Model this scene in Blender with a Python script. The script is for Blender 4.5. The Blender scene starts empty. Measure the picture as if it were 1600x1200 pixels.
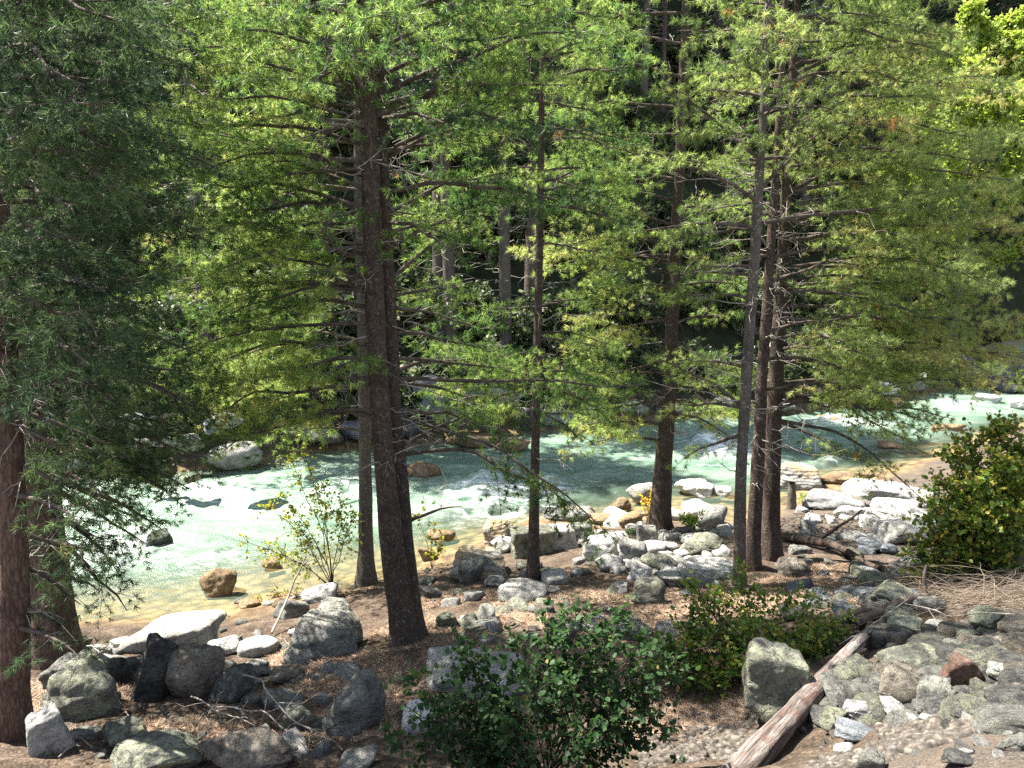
import bpy, bmesh, math
import numpy as np
from mathutils import Vector, Matrix, Euler
R = math.radians
rng = np.random.default_rng(7)
C = bpy.context.scene.collection
scene = bpy.context.scene

# ------------------------------------------------------------------ camera, sky, sun, exposure
F = 1209.0; PITCH = R(10.0); CAMZ = 5.2
cam_d = bpy.data.cameras.new("camera"); cam = bpy.data.objects.new("camera", cam_d); C.objects.link(cam)
cam.location = (0, 0, CAMZ); cam.rotation_euler = (math.pi/2 - PITCH, 0, 0)
cam_d.sensor_width = 36; cam_d.lens = F/1600*36; cam_d.clip_start = 0.05; cam_d.clip_end = 600
scene.camera = cam
SUN_AZ = R(-68); SUN_EL = R(58)          # azimuth from +Y towards +X
sv = Vector((math.sin(SUN_AZ)*math.cos(SUN_EL), math.cos(SUN_AZ)*math.cos(SUN_EL), math.sin(SUN_EL)))
w = bpy.data.worlds.new("World"); scene.world = w; w.use_nodes = True
nt = w.node_tree; bg = nt.nodes["Background"]
sky = nt.nodes.new("ShaderNodeTexSky"); sky.sky_type = 'NISHITA'; sky.sun_disc = False
sky.sun_elevation = SUN_EL; sky.sun_rotation = SUN_AZ; sky.altitude = 800; sky.dust_density = 0.6
hsv = nt.nodes.new('ShaderNodeHueSaturation'); hsv.inputs['Saturation'].default_value = .6
nt.links.new(sky.outputs[0], hsv.inputs['Color']); nt.links.new(hsv.outputs[0], bg.inputs[0]); bg.inputs[1].default_value = 0.08
sl = bpy.data.lights.new("sun", 'SUN'); so = bpy.data.objects.new("sun", sl); C.objects.link(so)
sl.energy = 5.0; sl.angle = R(0.53); sl.color = (1.0, 0.95, 0.86)
so.rotation_euler = sv.to_track_quat('Z', 'Y').to_euler(); so.location = (-20, 25, 40)
scene.view_settings.view_transform = 'Standard'; scene.view_settings.look = 'None'
scene.view_settings.exposure = 2.32; scene.view_settings.gamma = 1
scene.render.engine = 'CYCLES'
scene.cycles.max_bounces = 8; scene.cycles.diffuse_bounces = 4; scene.cycles.transparent_max_bounces = 8
scene.cycles.transmission_bounces = 5; scene.cycles.glossy_bounces = 3
scene.cycles.use_adaptive_sampling = False
scene.cycles.sample_clamp_indirect = 6; scene.cycles.sample_clamp_direct = 10
scene.cycles.use_denoising = False

# ------------------------------------------------------------------ pixel (1600x1200) -> world
cp, sp = math.cos(PITCH), math.sin(PITCH)
CAM = np.array([0, 0, CAMZ])
def ray(px, py):
    u = (px-800)/F; v = -(py-600)/F
    return np.array([u, cp + v*sp, -sp + v*cp])
def at_z(px, py, z):
    d = ray(px, py); return CAM + d*((z-CAMZ)/d[2])
def at_y(px, py, Y):
    d = ray(px, py); return CAM + d*(Y/d[1])
def mpp(p):                        # metres per pixel at a point
    f = np.array([0, cp, -sp]); return float(np.dot(np.asarray(p)-CAM, f))/F

# ------------------------------------------------------------------ noise
def _h(ix, iy, iz, s):
    h = (ix.astype(np.uint32)*np.uint32(374761393) + iy.astype(np.uint32)*np.uint32(668265263)
         + iz.astype(np.uint32)*np.uint32(2246822519) + np.uint32((s*3266489917) & 0xffffffff))
    h = (h ^ (h >> np.uint32(13)))*np.uint32(1274126177); h = h ^ (h >> np.uint32(16))
    return h.astype(np.float64)/4294967295.0*2-1
def vnoise(p, s=0):
    p = np.asarray(p, float); i = np.floor(p).astype(np.int64); f = p-i; f = f*f*(3-2*f)
    x, y, z = i[:, 0], i[:, 1], i[:, 2]; a = 0
    for dx in (0, 1):
        for dy in (0, 1):
            for dz in (0, 1):
                wt = (f[:, 0] if dx else 1-f[:, 0])*(f[:, 1] if dy else 1-f[:, 1])*(f[:, 2] if dz else 1-f[:, 2])
                a = a + wt*_h(x+dx, y+dy, z+dz, s)
    return a
def fbm(p, o=4, s=0):
    p = np.asarray(p, float); a = 0; amp = 1.0
    for k in range(o):
        a = a + amp*vnoise(p*(2.03**k)+k*17.3, s+k); amp *= .5
    return a

# ------------------------------------------------------------------ terrain height
near_px = [(-700,1010),(-400,1005),(-100,995),(190,972),(330,958),(440,935),(560,912),(690,866),(740,850),(850,812),(950,822),(1010,800),(1070,812),(1140,815),(1190,800),(1240,772),(1300,752),(1350,742),(1440,722),(1490,700),(1560,672),(1650,652),(1800,640),(2050,628)]
far_px = [(-700,765),(-400,760),(-100,752),(140,742),(330,730),(480,706),(600,692),(700,686),(850,671),(960,664),(1090,652),(1200,646),(1300,636),(1420,622),(1480,606),(1600,594),(1800,582),(2050,575)]
mid_px = [(-500,880),(-200,880),(60,860),(250,850),(400,825),(560,800),(700,770),(820,740),(950,722),(1080,706),(1200,694),(1330,676),(1450,656),(1560,630),(1700,612),(1950,600)]
bed_px = [(240,925,-.22),(140,930,-.25),(440,885,-.18),(600,860,-.2),(950,800,-.1),(1100,790,-.1),(1010,775,-.15),(1180,775,-.2),(1290,725,-.3),(1400,705,-.3)]
bank_px = [(640,1005,.9),(300,1150,1.2),(40,1150,1.2),(100,1030,.85),(833,905,.55),(900,850,.25),(1035,822,.22),(1160,918,.85),(1210,872,.7),(1000,960,.95),(1400,860,.7),(1350,815,.35),(1440,790,.3),(1250,1000,1.45),(1400,1040,2.0),(1590,950,1.8),(1590,1090,2.75),(1590,1195,3.1),(1330,1190,2.5),(1180,1190,1.7),(1150,1100,1.35),(1000,1190,1.4),(800,1190,1.35),(400,1190,1.35),(0,1190,1.4),(450,1050,.75),(540,1000,.55),(280,1000,.3),(560,935,.2),(700,930,.5),(1500,850,.8),(1600,800,.9),(1570,900,1.3)]
cpts = [at_z(x, y, 0) for x, y in near_px+far_px] + [at_z(x, y, -.75) for x, y in mid_px]
cpts += [at_z(*t) for t in bed_px+bank_px]
farw = np.array([at_z(x, y, 0) for x, y in far_px])
FD = np.array([-.35, .94])                        # up-slope direction on the far side
for p in farw[::1]:
    for d, z in ((1.4, .75), (4.5, 3.0), (12, 10.5), (30, 28), (60, 55)):
        cpts.append(np.array([p[0]+FD[0]*d*.3, p[1]+FD[1]*d, z]))
for x, y, z in ((0,0,3.6),(3,1.2,3.55),(-3,1,2.7),(-6,2.5,1.9),(-10,3,1.6),(-16,6,1.0),(7,3,3.6),(9,6,3.0),(12,10,1.9),(16,14,1.5),(24,18,1.4),(0,-8,4.6),(-20,-8,4),(20,-8,6),(-28,2,2),(22,6,4.5),(40,14,6),(50,-8,12),(-50,-8,6)):
    cpts.append(np.array([x, y, z], float))
cpts = np.array(cpts)
_A, _B = cpts[:, :2], cpts[:, 2]
CC = .5
_K = np.sqrt(((_A[:, None]-_A[None])**2).sum(-1)+CC*CC)
_P = np.c_[np.ones(len(_A)), _A]
_M = np.block([[_K+np.eye(len(_A))*-.02, _P], [_P.T, np.zeros((3, 3))]])
_W = np.linalg.solve(_M, np.r_[_B, 0, 0, 0])
def H0(x, y):
    q = np.c_[np.ravel(x), np.ravel(y)].astype(float); out = np.empty(len(q))
    for i in range(0, len(q), 20000):
        b = q[i:i+20000]
        k = np.sqrt(((b[:, None]-_A[None])**2).sum(-1)+CC*CC)
        out[i:i+20000] = k@_W[:-3] + np.c_[np.ones(len(b)), b]@_W[-3:]
    return out
def H(x, y):
    x = np.ravel(np.asarray(x, float)); y = np.ravel(np.asarray(y, float)); z = H0(x, y)
    p = np.c_[x, y, np.zeros_like(x)]
    amp = np.clip(.45+z*.4, .25, 1)
    far = np.clip((z-3.5)/6, 0, 1)*np.clip((y-14)/4, 0, 1)
    return z + amp*(fbm(p*1.1, 3, 3)*.06 + fbm(p*4.5, 3, 9)*.034) + far*fbm(p*.3, 3, 5)*.8
def ground(px, py):
    d = ray(px, py); t = np.linspace(1.5, 60, 2400); q = CAM[None]+d[None]*t[:, None]
    hz = H(q[:, 0], q[:, 1]); below = np.where(q[:, 2] < hz)[0]
    k = below[0] if len(below) else -1
    return np.array([q[k, 0], q[k, 1], hz[k]])
def Hs(x, y): return float(H([x], [y])[0])

# ------------------------------------------------------------------ object helpers
def tag(o, label=None, cat=None, group=None, kind=None):
    if label: o["label"] = label
    if cat: o["category"] = cat
    if group: o["group"] = group
    if kind: o["kind"] = kind
    return o
def empty(name, loc):
    o = bpy.data.objects.new(name, None); o.empty_display_size = .1; o.location = loc; C.objects.link(o); return o
def mk_mesh(name, V, faces, mat, attrs=None, smooth=False):
    """faces: list of int arrays (n,3) / (n,4)"""
    V = np.asarray(V, np.float32); me = bpy.data.meshes.new(name)
    loops = np.concatenate([np.asarray(f, np.int32).ravel() for f in faces])
    sizes = np.concatenate([np.full(len(f), f.shape[1], np.int32) for f in faces])
    starts = np.r_[0, np.cumsum(sizes)[:-1]].astype(np.int32)
    me.vertices.add(len(V)); me.vertices.foreach_set("co", V.ravel())
    me.loops.add(len(loops)); me.loops.foreach_set("vertex_index", loops)
    me.polygons.add(len(sizes)); me.polygons.foreach_set("loop_start", starts)
    if smooth: me.polygons.foreach_set("use_smooth", np.ones(len(sizes), bool))
    for k, a in (attrs or {}).items():
        at = me.attributes.new(k, 'FLOAT', 'POINT'); at.data.foreach_set("value", np.asarray(a, np.float32))
    me.update(calc_edges=True); me.materials.append(mat)
    return me
def link(name, me, parent=None, loc=None):
    o = bpy.data.objects.new(name, me); C.objects.link(o)
    if parent: o.parent = parent
    if loc is not None: o.location = loc
    return o

# ------------------------------------------------------------------ materials
def newmat(name):
    m = bpy.data.materials.new(name); m.use_nodes = True; t = m.node_tree; t.nodes.clear()
    out = t.nodes.new("ShaderNodeOutputMaterial"); return m, t, out
def N(t, typ, **kw):
    n = t.nodes.new(typ)
    for k, v in kw.items():
        if k.startswith("i_"):
            key = k[2:]; key = int(key) if key.isdigit() else key.replace("_", " ")
            n.inputs[key].default_value = v
        else: setattr(n, k, v)
    return n
def ramp(t, fac, stops, interp='LINEAR'):
    n = t.nodes.new("ShaderNodeValToRGB"); n.color_ramp.interpolation = interp
    e = n.color_ramp.elements
    while len(e) < len(stops): e.new(.5)
    for k, (p, c) in enumerate(stops):
        e[k].position = p; e[k].color = (*c, 1) if len(c) == 3 else c
    t.links.new(fac, n.inputs[0]); return n.outputs[0]
def mixc(t, fac, a, b):
    n = t.nodes.new("ShaderNodeMix"); n.data_type = 'RGBA'
    for s, v in ((n.inputs[0], fac), (n.inputs[6], a), (n.inputs[7], b)):
        if hasattr(v, 'node'): t.links.new(v, s)
        else: s.default_value = v if not isinstance(v, tuple) else (*v, 1)
    return n.outputs[2]
def math_(t, op, a, b=None, c=None):
    n = t.nodes.new("ShaderNodeMath"); n.operation = op
    for s, v in zip(n.inputs, (a, b, c)):
        if v is None: continue
        if hasattr(v, 'node'): t.links.new(v, s)
        else: s.default_value = v
    return n.outputs[0]
def coords(t, scale=(1, 1, 1), obj=True, rnd=False):
    tc = t.nodes.new("ShaderNodeTexCoord"); mp = t.nodes.new("ShaderNodeMapping")
    t.links.new(tc.outputs["Object" if obj else "Generated"], mp.inputs[0]); mp.inputs[3].default_value = scale
    if rnd:
        oi = t.nodes.new("ShaderNodeObjectInfo"); cb = t.nodes.new("ShaderNodeCombineXYZ")
        m = math_(t, 'MULTIPLY', oi.outputs["Random"], 37.0)
        for k in range(3): t.links.new(m, cb.inputs[k])
        t.links.new(cb.outputs[0], mp.inputs[1])
    return mp.outputs[0]
def noise(t, co, scale, detail=4, rough=.55, dist=0):
    n = N(t, "ShaderNodeTexNoise", i_Scale=scale, i_Detail=detail, i_Roughness=rough, i_Distortion=dist)
    t.links.new(co, n.inputs["Vector"]); return n.outputs["Fac"]
def bump(t, h, strength=.4, dist=.02):
    b = N(t, "ShaderNodeBump", i_Strength=strength, i_Distance=dist); t.links.new(h, b.inputs["Height"]); return b.outputs[0]
def princ(t, col, rough=.8, normal=None, spec=.3):
    b = t.nodes.new("ShaderNodeBsdfPrincipled")
    if hasattr(col, 'node'): t.links.new(col, b.inputs["Base Color"])
    else: b.inputs["Base Color"].default_value = (*col, 1)
    if hasattr(rough, 'node'): t.links.new(rough, b.inputs["Roughness"])
    else: b.inputs["Roughness"].default_value = rough
    b.inputs["Specular IOR Level"].default_value = spec
    if normal is not None: t.links.new(normal, b.inputs["Normal"])
    return b.outputs[0]
def leafmat(name, stops, trans=.5, rough=.5, spec=.35):
    m, t, out = newmat(name)
    a = N(t, "ShaderNodeAttribute", attribute_name="tint")
    col = ramp(t, a.outputs["Fac"], stops)
    b = princ(t, col, rough, spec=spec)
    tr = t.nodes.new("ShaderNodeBsdfTranslucent")
    hs = N(t, "ShaderNodeHueSaturation", i_Hue=.497, i_Saturation=1.05, i_Value=1.9); t.links.new(col, hs.inputs["Color"])
    t.links.new(hs.outputs[0], tr.inputs[0])
    mx = t.nodes.new("ShaderNodeMixShader"); mx.inputs[0].default_value = trans
    t.links.new(b, mx.inputs[1]); t.links.new(tr.outputs[0], mx.inputs[2]); t.links.new(mx.outputs[0], out.inputs[0])
    return m
def barkmat(name, c1, c2, c3, fur=1.0, lich=0.0, zs=.45):
    m, t, out = newmat(name); co = coords(t, (1, 1, zs))
    v = N(t, "ShaderNodeTexVoronoi", i_Scale=70/fur, feature='DISTANCE_TO_EDGE'); 
    co2 = coords(t); nz = noise(t, co2, 14, 5)
    mp = t.nodes.new("ShaderNodeVectorMath"); mp.operation = 'ADD'
    sc = t.nodes.new("ShaderNodeVectorMath"); sc.operation = 'SCALE'; sc.inputs[3].default_value = .03
    cb = t.nodes.new("ShaderNodeCombineXYZ")
    for k in range(3): t.links.new(nz, cb.inputs[k])
    t.links.new(cb.outputs[0], sc.inputs[0]); t.links.new(co, mp.inputs[0]); t.links.new(sc.outputs[0], mp.inputs[1])
    t.links.new(mp.outputs[0], v.inputs["Vector"])
    n1 = noise(t, co, 40, 6, .7); n2 = noise(t, co2, 5, 4)
    h = math_(t, 'ADD', math_(t, 'MULTIPLY', math_(t, 'MINIMUM', v.outputs[0], .2), 1.6), math_(t, 'MULTIPLY', n1, 1.0))
    col = ramp(t, math_(t, 'MULTIPLY', h, .8), [(.15, c1), (.5, c2), (.9, c3)])
    col = mixc(t, math_(t, 'MULTIPLY', ramp(t, n2, [(.45, (0,0,0)), (.7, (1,1,1))]), .5), col, c1)
    if lich:
        n3 = noise(t, co2, 26, 5, .7)
        col = mixc(t, math_(t, 'MULTIPLY', ramp(t, n3, [(.58, (0,0,0)), (.63, (1,1,1))]), lich), col, (.36, .38, .31))
    t.links.new(princ(t, col, .9, bump(t, h, .8, .018), .15), out.inputs[0]); return m
def rockmat(name, dark, mid, light, lich=(.45,.47,.38), la=.4, stain=None, layer=0.0, dirt=.35):
    m, t, out = newmat(name); co = coords(t, rnd=True)
    n1 = noise(t, co, 5.0, 9, .72, .6); n2 = noise(t, co, 26, 7, .75); n3 = noise(t, co, 60, 4, .75)
    f = math_(t, 'ADD', math_(t, 'MULTIPLY', n1, .62), math_(t, 'MULTIPLY', n2, .38))
    col = ramp(t, f, [(.40, dark), (.5, mid), (.60, light)])
    col = mixc(t, math_(t, 'MULTIPLY', ramp(t, n3, [(.38, (1,1,1)), (.5, (0,0,0))]), .6), col, tuple(x*.45 for x in dark))
    vo = N(t, "ShaderNodeTexVoronoi", i_Scale=7.5, i_Randomness=1.0); 
    wv = t.nodes.new("ShaderNodeVectorMath"); wv.operation = 'ADD'
    nw = N(t, "ShaderNodeTexNoise", i_Scale=9.0, i_Detail=4.0); t.links.new(co, nw.inputs["Vector"])
    sw = t.nodes.new("ShaderNodeVectorMath"); sw.operation = 'SCALE'; sw.inputs[3].default_value = .22
    t.links.new(nw.outputs["Color"], sw.inputs[0]); t.links.new(co, wv.inputs[0]); t.links.new(sw.outputs[0], wv.inputs[1])
    t.links.new(wv.outputs[0], vo.inputs["Vector"])
    spot = ramp(t, vo.outputs["Distance"], [(.22, (1,1,1)), (.34, (0,0,0))])
    n4 = noise(t, co, 4.0, 5, .7); msk = ramp(t, n4, [(.47, (0,0,0)), (.56, (1,1,1))])
    n5 = noise(t, co, 45, 5, .8); br = ramp(t, n5, [(.42, (.25,.25,.25)), (.55, (1,1,1))])
    k = math_(t, 'MULTIPLY', math_(t, 'MULTIPLY', math_(t, 'MAXIMUM', spot, msk), br), la)
    col = mixc(t, k, col, lich)
    if stain:
        n6 = noise(t, co, 1.7, 4, .6); col = mixc(t, math_(t, 'MULTIPLY', ramp(t, n6, [(.48, (0,0,0)), (.6, (1,1,1))]), .75), col, stain)
    oi = t.nodes.new("ShaderNodeObjectInfo")
    val = math_(t, 'ADD', math_(t, 'MULTIPLY', oi.outputs["Random"], .5), .75)
    hs = t.nodes.new("ShaderNodeHueSaturation"); t.links.new(val, hs.inputs["Value"]); t.links.new(col, hs.inputs["Color"]); col = hs.outputs[0]
    h = math_(t, 'ADD', math_(t, 'ADD', math_(t, 'MULTIPLY', n1, 1.0), math_(t, 'MULTIPLY', n2, .55)), math_(t, 'MULTIPLY', n3, .22))
    if layer:
        wv2 = N(t, "ShaderNodeTexWave", i_Scale=5.0, i_Distortion=5.0, i_Detail=4.0, bands_direction='Z'); t.links.new(co, wv2.inputs["Vector"])
        h = math_(t, 'ADD', h, math_(t, 'MULTIPLY', wv2.outputs["Fac"], layer))
        col = mixc(t, math_(t, 'MULTIPLY', wv2.outputs["Fac"], .35*layer), col, dark)
    vc = N(t, "ShaderNodeTexVoronoi", i_Scale=2.3, feature='DISTANCE_TO_EDGE'); t.links.new(wv.outputs[0], vc.inputs["Vector"])
    crk = ramp(t, vc.outputs[0], [(.0, (0,0,0)), (.025, (1,1,1))])
    h = math_(t, 'ADD', h, math_(t, 'MULTIPLY', crk, .25))
    t.links.new(princ(t, col, .85, bump(t, h, 1.0, .06), .2), out.inputs[0]); return m

M = {}
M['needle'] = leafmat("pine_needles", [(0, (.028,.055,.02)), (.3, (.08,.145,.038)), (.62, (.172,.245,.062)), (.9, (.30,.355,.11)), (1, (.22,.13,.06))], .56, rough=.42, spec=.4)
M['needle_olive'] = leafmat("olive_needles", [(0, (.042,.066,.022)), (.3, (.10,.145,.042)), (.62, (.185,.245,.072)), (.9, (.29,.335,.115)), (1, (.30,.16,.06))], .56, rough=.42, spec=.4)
M['needle_shade'] = leafmat("shaded_needles", [(0, (.018,.036,.018)), (.4, (.045,.078,.032)), (.8, (.085,.125,.045)), (1, (.15,.17,.06))], .45, rough=.5, spec=.25)  # darker needle copy; shade on the left crowns is put into the colour
M['needle_far'] = leafmat("far_needles", [(0, (.014,.032,.016)), (.5, (.03,.06,.025)), (1, (.055,.09,.03))], .25)  # low albedo carries part of the far slope's shade
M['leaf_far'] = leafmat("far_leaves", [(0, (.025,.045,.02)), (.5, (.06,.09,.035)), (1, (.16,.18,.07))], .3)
M['leaf_dark'] = leafmat("dark_leaves", [(0, (.016,.04,.013)), (.5, (.03,.068,.02)), (.9, (.06,.10,.025)), (1, (.20,.18,.05))], .35, .55, .25)  # dark green, lowered further so the colour carries the bush's shade
M['leaf_green'] = leafmat("bush_leaves", [(0, (.03,.075,.016)), (.5, (.07,.135,.022)), (.85, (.13,.19,.03)), (1, (.30,.26,.05))], .4, .45)
M['leaf_yellow'] = leafmat("yellow_leaves", [(0, (.11,.15,.02)), (.4, (.24,.26,.035)), (.75, (.42,.34,.05)), (1, (.5,.26,.03))], .45)
M['leaf_lime'] = leafmat("lime_leaves", [(0, (.12,.18,.03)), (.5, (.22,.30,.05)), (1, (.38,.42,.08))], .45)
M['bark'] = barkmat("pine_bark", (.016,.012,.011), (.062,.045,.036), (.15,.11,.085), 1.3, .3)
M['bark_red'] = barkmat("furrowed_bark", (.022,.014,.011), (.09,.058,.044), (.20,.14,.11), 1.9, .1, .2)
M['bark_grey'] = barkmat("grey_bark", (.035,.03,.026), (.10,.085,.072), (.20,.175,.15), .9, .5)
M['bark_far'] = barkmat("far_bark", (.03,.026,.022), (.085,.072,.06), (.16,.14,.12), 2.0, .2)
def woodmat(name, a, b):
    m, t, out = newmat(name); co = coords(t); n = noise(t, co, 9, 4)
    t.links.new(princ(t, ramp(t, n, [(.35, a), (.65, b)]), .85, bump(t, noise(t, co, 60, 3), .4, .005), .2), out.inputs[0]); return m
M['wood'] = woodmat("branch_wood", (.04,.03,.024), (.11,.088,.07))
M['deadwood'] = woodmat("dead_twig_wood", (.15,.125,.105), (.36,.32,.28))
M['stem'] = woodmat("shrub_stem_wood", (.035,.026,.02), (.08,.062,.048))
M['straw'] = woodmat("dry_stem", (.10,.078,.056), (.25,.20,.15))
M['r_grey'] = rockmat("grey_rock", (.085,.08,.072), (.17,.163,.15), (.29,.28,.26))
M['r_pale'] = rockmat("pale_rock", (.19,.18,.165), (.33,.32,.295), (.48,.465,.43), la=.25, lich=(.6,.6,.55))
M['r_white'] = rockmat("white_rock", (.28,.27,.25), (.45,.44,.41), (.60,.59,.56), la=.15, lich=(.7,.7,.66))
M['r_dark'] = rockmat("dark_rock", (.035,.034,.033), (.075,.073,.07), (.14,.135,.13), la=.35, lich=(.33,.33,.27))
M['r_lich'] = rockmat("lichen_rock", (.075,.075,.062), (.135,.135,.112), (.22,.22,.18), la=.7, lich=(.33,.34,.23))
M['r_brown'] = rockmat("brown_rock", (.07,.058,.048), (.15,.125,.10), (.26,.22,.18), la=.2)
M['r_red'] = rockmat("rust_rock", (.11,.062,.048), (.21,.125,.095), (.30,.19,.15), la=.08)
M['r_tan'] = rockmat("wet_tan_rock", (.09,.06,.034), (.21,.14,.075), (.34,.25,.155), la=.1)
M['r_blue'] = rockmat("slate_rock", (.075,.083,.095), (.15,.162,.182), (.25,.265,.285), la=.12, layer=.2)
M['r_slab'] = rockmat("smooth_slab_rock", (.20,.20,.198), (.30,.30,.298), (.40,.40,.395), la=.1)
M['r_layer'] = rockmat("layered_rock", (.13,.125,.115), (.30,.295,.275), (.48,.47,.44), la=.2, layer=.3, stain=(.36,.25,.13))

# ------------------------------------------------------------------ ground sheet
def ground_mat():
    m, t, out = newmat("forest_ground"); co = coords(t)
    n1 = noise(t, co, 3, 6, .65); n2 = noise(t, co, 35, 6, .75); n3 = noise(t, co, 140, 3, .8)
    lit = ramp(t, math_(t, 'ADD', math_(t, 'MULTIPLY', n1, .4), math_(t, 'MULTIPLY', n2, .6)), [(.40, (.024,.018,.014)), (.5, (.088,.065,.047)), (.60, (.19,.15,.112))])
    lit = mixc(t, math_(t, 'MULTIPLY', n3, .35), lit, (.05,.03,.02))
    vo = N(t, "ShaderNodeTexVoronoi", i_Scale=38.0); t.links.new(co, vo.inputs["Vector"])
    vo2 = N(t, "ShaderNodeTexVoronoi", i_Scale=95.0); t.links.new(co, vo2.inputs["Vector"])
    gr = ramp(t, math_(t, 'ADD', math_(t, 'MULTIPLY', n2, .7), math_(t, 'MULTIPLY', vo2.outputs["Distance"], .35)), [(.36, (.03,.025,.021)), (.52, (.075,.063,.052)), (.7, (.15,.13,.107))])
    gr = mixc(t, math_(t, 'MULTIPLY', ramp(t, n1, [(.42, (0,0,0)), (.6, (1,1,1))]), .5), gr, (.15,.11,.085))
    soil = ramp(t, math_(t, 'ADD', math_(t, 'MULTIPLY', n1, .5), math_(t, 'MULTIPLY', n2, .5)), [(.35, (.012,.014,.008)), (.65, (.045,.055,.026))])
    vb = N(t, "ShaderNodeTexVoronoi", i_Scale=5.0); t.links.new(co, vb.inputs["Vector"])
    bed = ramp(t, math_(t, 'ADD', math_(t, 'MULTIPLY', n2, .4), math_(t, 'MULTIPLY', vb.outputs["Distance"], .8)), [(.3, (.30,.21,.11)), (.6, (.18,.125,.065)), (.9, (.07,.052,.034))])
    at = lambda k: N(t, "ShaderNodeAttribute", attribute_name=k).outputs["Fac"]
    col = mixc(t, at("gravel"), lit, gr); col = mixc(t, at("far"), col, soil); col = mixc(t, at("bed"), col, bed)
    h = math_(t, 'ADD', math_(t, 'MULTIPLY', n2, 1.0), math_(t, 'MULTIPLY', vo.outputs["Distance"], .6))
    t.links.new(princ(t, col, .95, bump(t, h, .8, .03), .15), out.inputs[0]); return m
nx, ny = 470, 430
ux = np.linspace(-1, 1, nx); gx = 1.0 + np.sinh(4.2*ux)/np.sinh(4.2)*75
uy = np.linspace(-.62, 1, ny); gy = 8.0 + np.sinh(4.6*uy)/np.sinh(4.6)*88
X, Y = np.meshgrid(gx, gy); Zg = H(X, Y)
V = np.c_[X.ravel(), Y.ravel(), Zg]
i = np.arange(nx-1)[None] + np.arange(ny-1)[:, None]*nx; i = i.ravel()
Q = np.c_[i, i+1, i+nx+1, i+nx]
xs, ys = X.ravel(), Y.ravel()
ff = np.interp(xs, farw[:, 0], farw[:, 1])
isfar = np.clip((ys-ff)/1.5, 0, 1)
nn = fbm(np.c_[xs, ys, xs*0]*.7, 3, 21)
grav = np.clip((Zg-1.75+nn*.35)*1.6, 0, 1)*(isfar < .01)
grav = np.maximum(grav, np.clip(1-(Zg-.12)/.25+nn*.5, 0, 1)*.9*(isfar < .5)*(xs > 0))
grav = np.maximum(grav, np.clip((xs-4.2+nn)*.8, 0, 1)*(isfar < .01)*.8)
bed = np.clip(1-(Zg-.02)/.1, 0, 1)
link("ground", mk_mesh("ground", V, [Q], ground_mat(), dict(gravel=grav, far=isfar, bed=bed), True))["kind"] = "structure"

# ------------------------------------------------------------------ river
flow = at_z(1480, 645, 0)-at_z(200, 860, 0); flow = flow[:2]/np.linalg.norm(flow[:2])
foam_px = [(180,855,110,45,1.),(330,772,110,26,.95),(800,765,130,34,1.2),(750,800,150,26,1.0),(560,770,90,30,.7),(1120,700,60,34,1.1),(1180,715,70,24,.9),
           (1320,662,90,12,1.1),(1270,690,50,16,.8),(1440,680,120,26,.5),(300,880,55,20,.7),(350,865,40,12,.8),(690,760,70,35,.6),(100,800,120,40,.6),
           (1500,632,60,7,1.),(40,900,110,30,.7),(700,872,50,18,.5),(420,720,60,12,.5),(-150,860,160,60,.7),(1220,668,60,14,.7),(960,735,80,16,.35),(1290,722,40,14,.8)]
xr = np.r_[np.linspace(-60, -13, 40), np.linspace(-12.9, 24, 640), np.linspace(24.3, 70, 60)]
yr = np.r_[np.linspace(7.5, 9.4, 20), np.linspace(9.45, 28, 380), np.linspace(28.2, 46, 50)]
WX, WY = np.meshgrid(xr, yr); wx, wy = WX.ravel(), WY.ravel(); wz = H0(wx, wy)
foam = np.zeros_like(wx)
for px, py, rx, ry, k in foam_px:
    c = at_z(px, py, 0); m = mpp(c); a = rx*m
    b = np.linalg.norm(at_z(px, py-ry, 0)-at_z(px, py+ry, 0))/2
    foam = np.maximum(foam, k*np.exp(-(((wx-c[0])/a)**2+((wy-c[1])/b)**2)*.9))
fa = (wx*flow[0]+wy*flow[1]); fb = (-wx*flow[1]+wy*flow[0])
pf = np.c_[fa*.9, fb*2.2, fa*0]
wav = fbm(pf, 4, 41)*.06*(.5+foam*1.8) + (1-np.abs(fbm(np.c_[fa*2.2, fb*4.5, fa*0], 3, 51)))*.05*(.3+foam*1.8) + foam*.05 - .04
depth = np.clip(-wz, 0, 1.2)
wav *= np.clip(depth*5+.15, 0, 1)
FM = foam + np.clip(fbm(pf*.8, 3, 61)-.45, 0, 1)*.4
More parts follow.
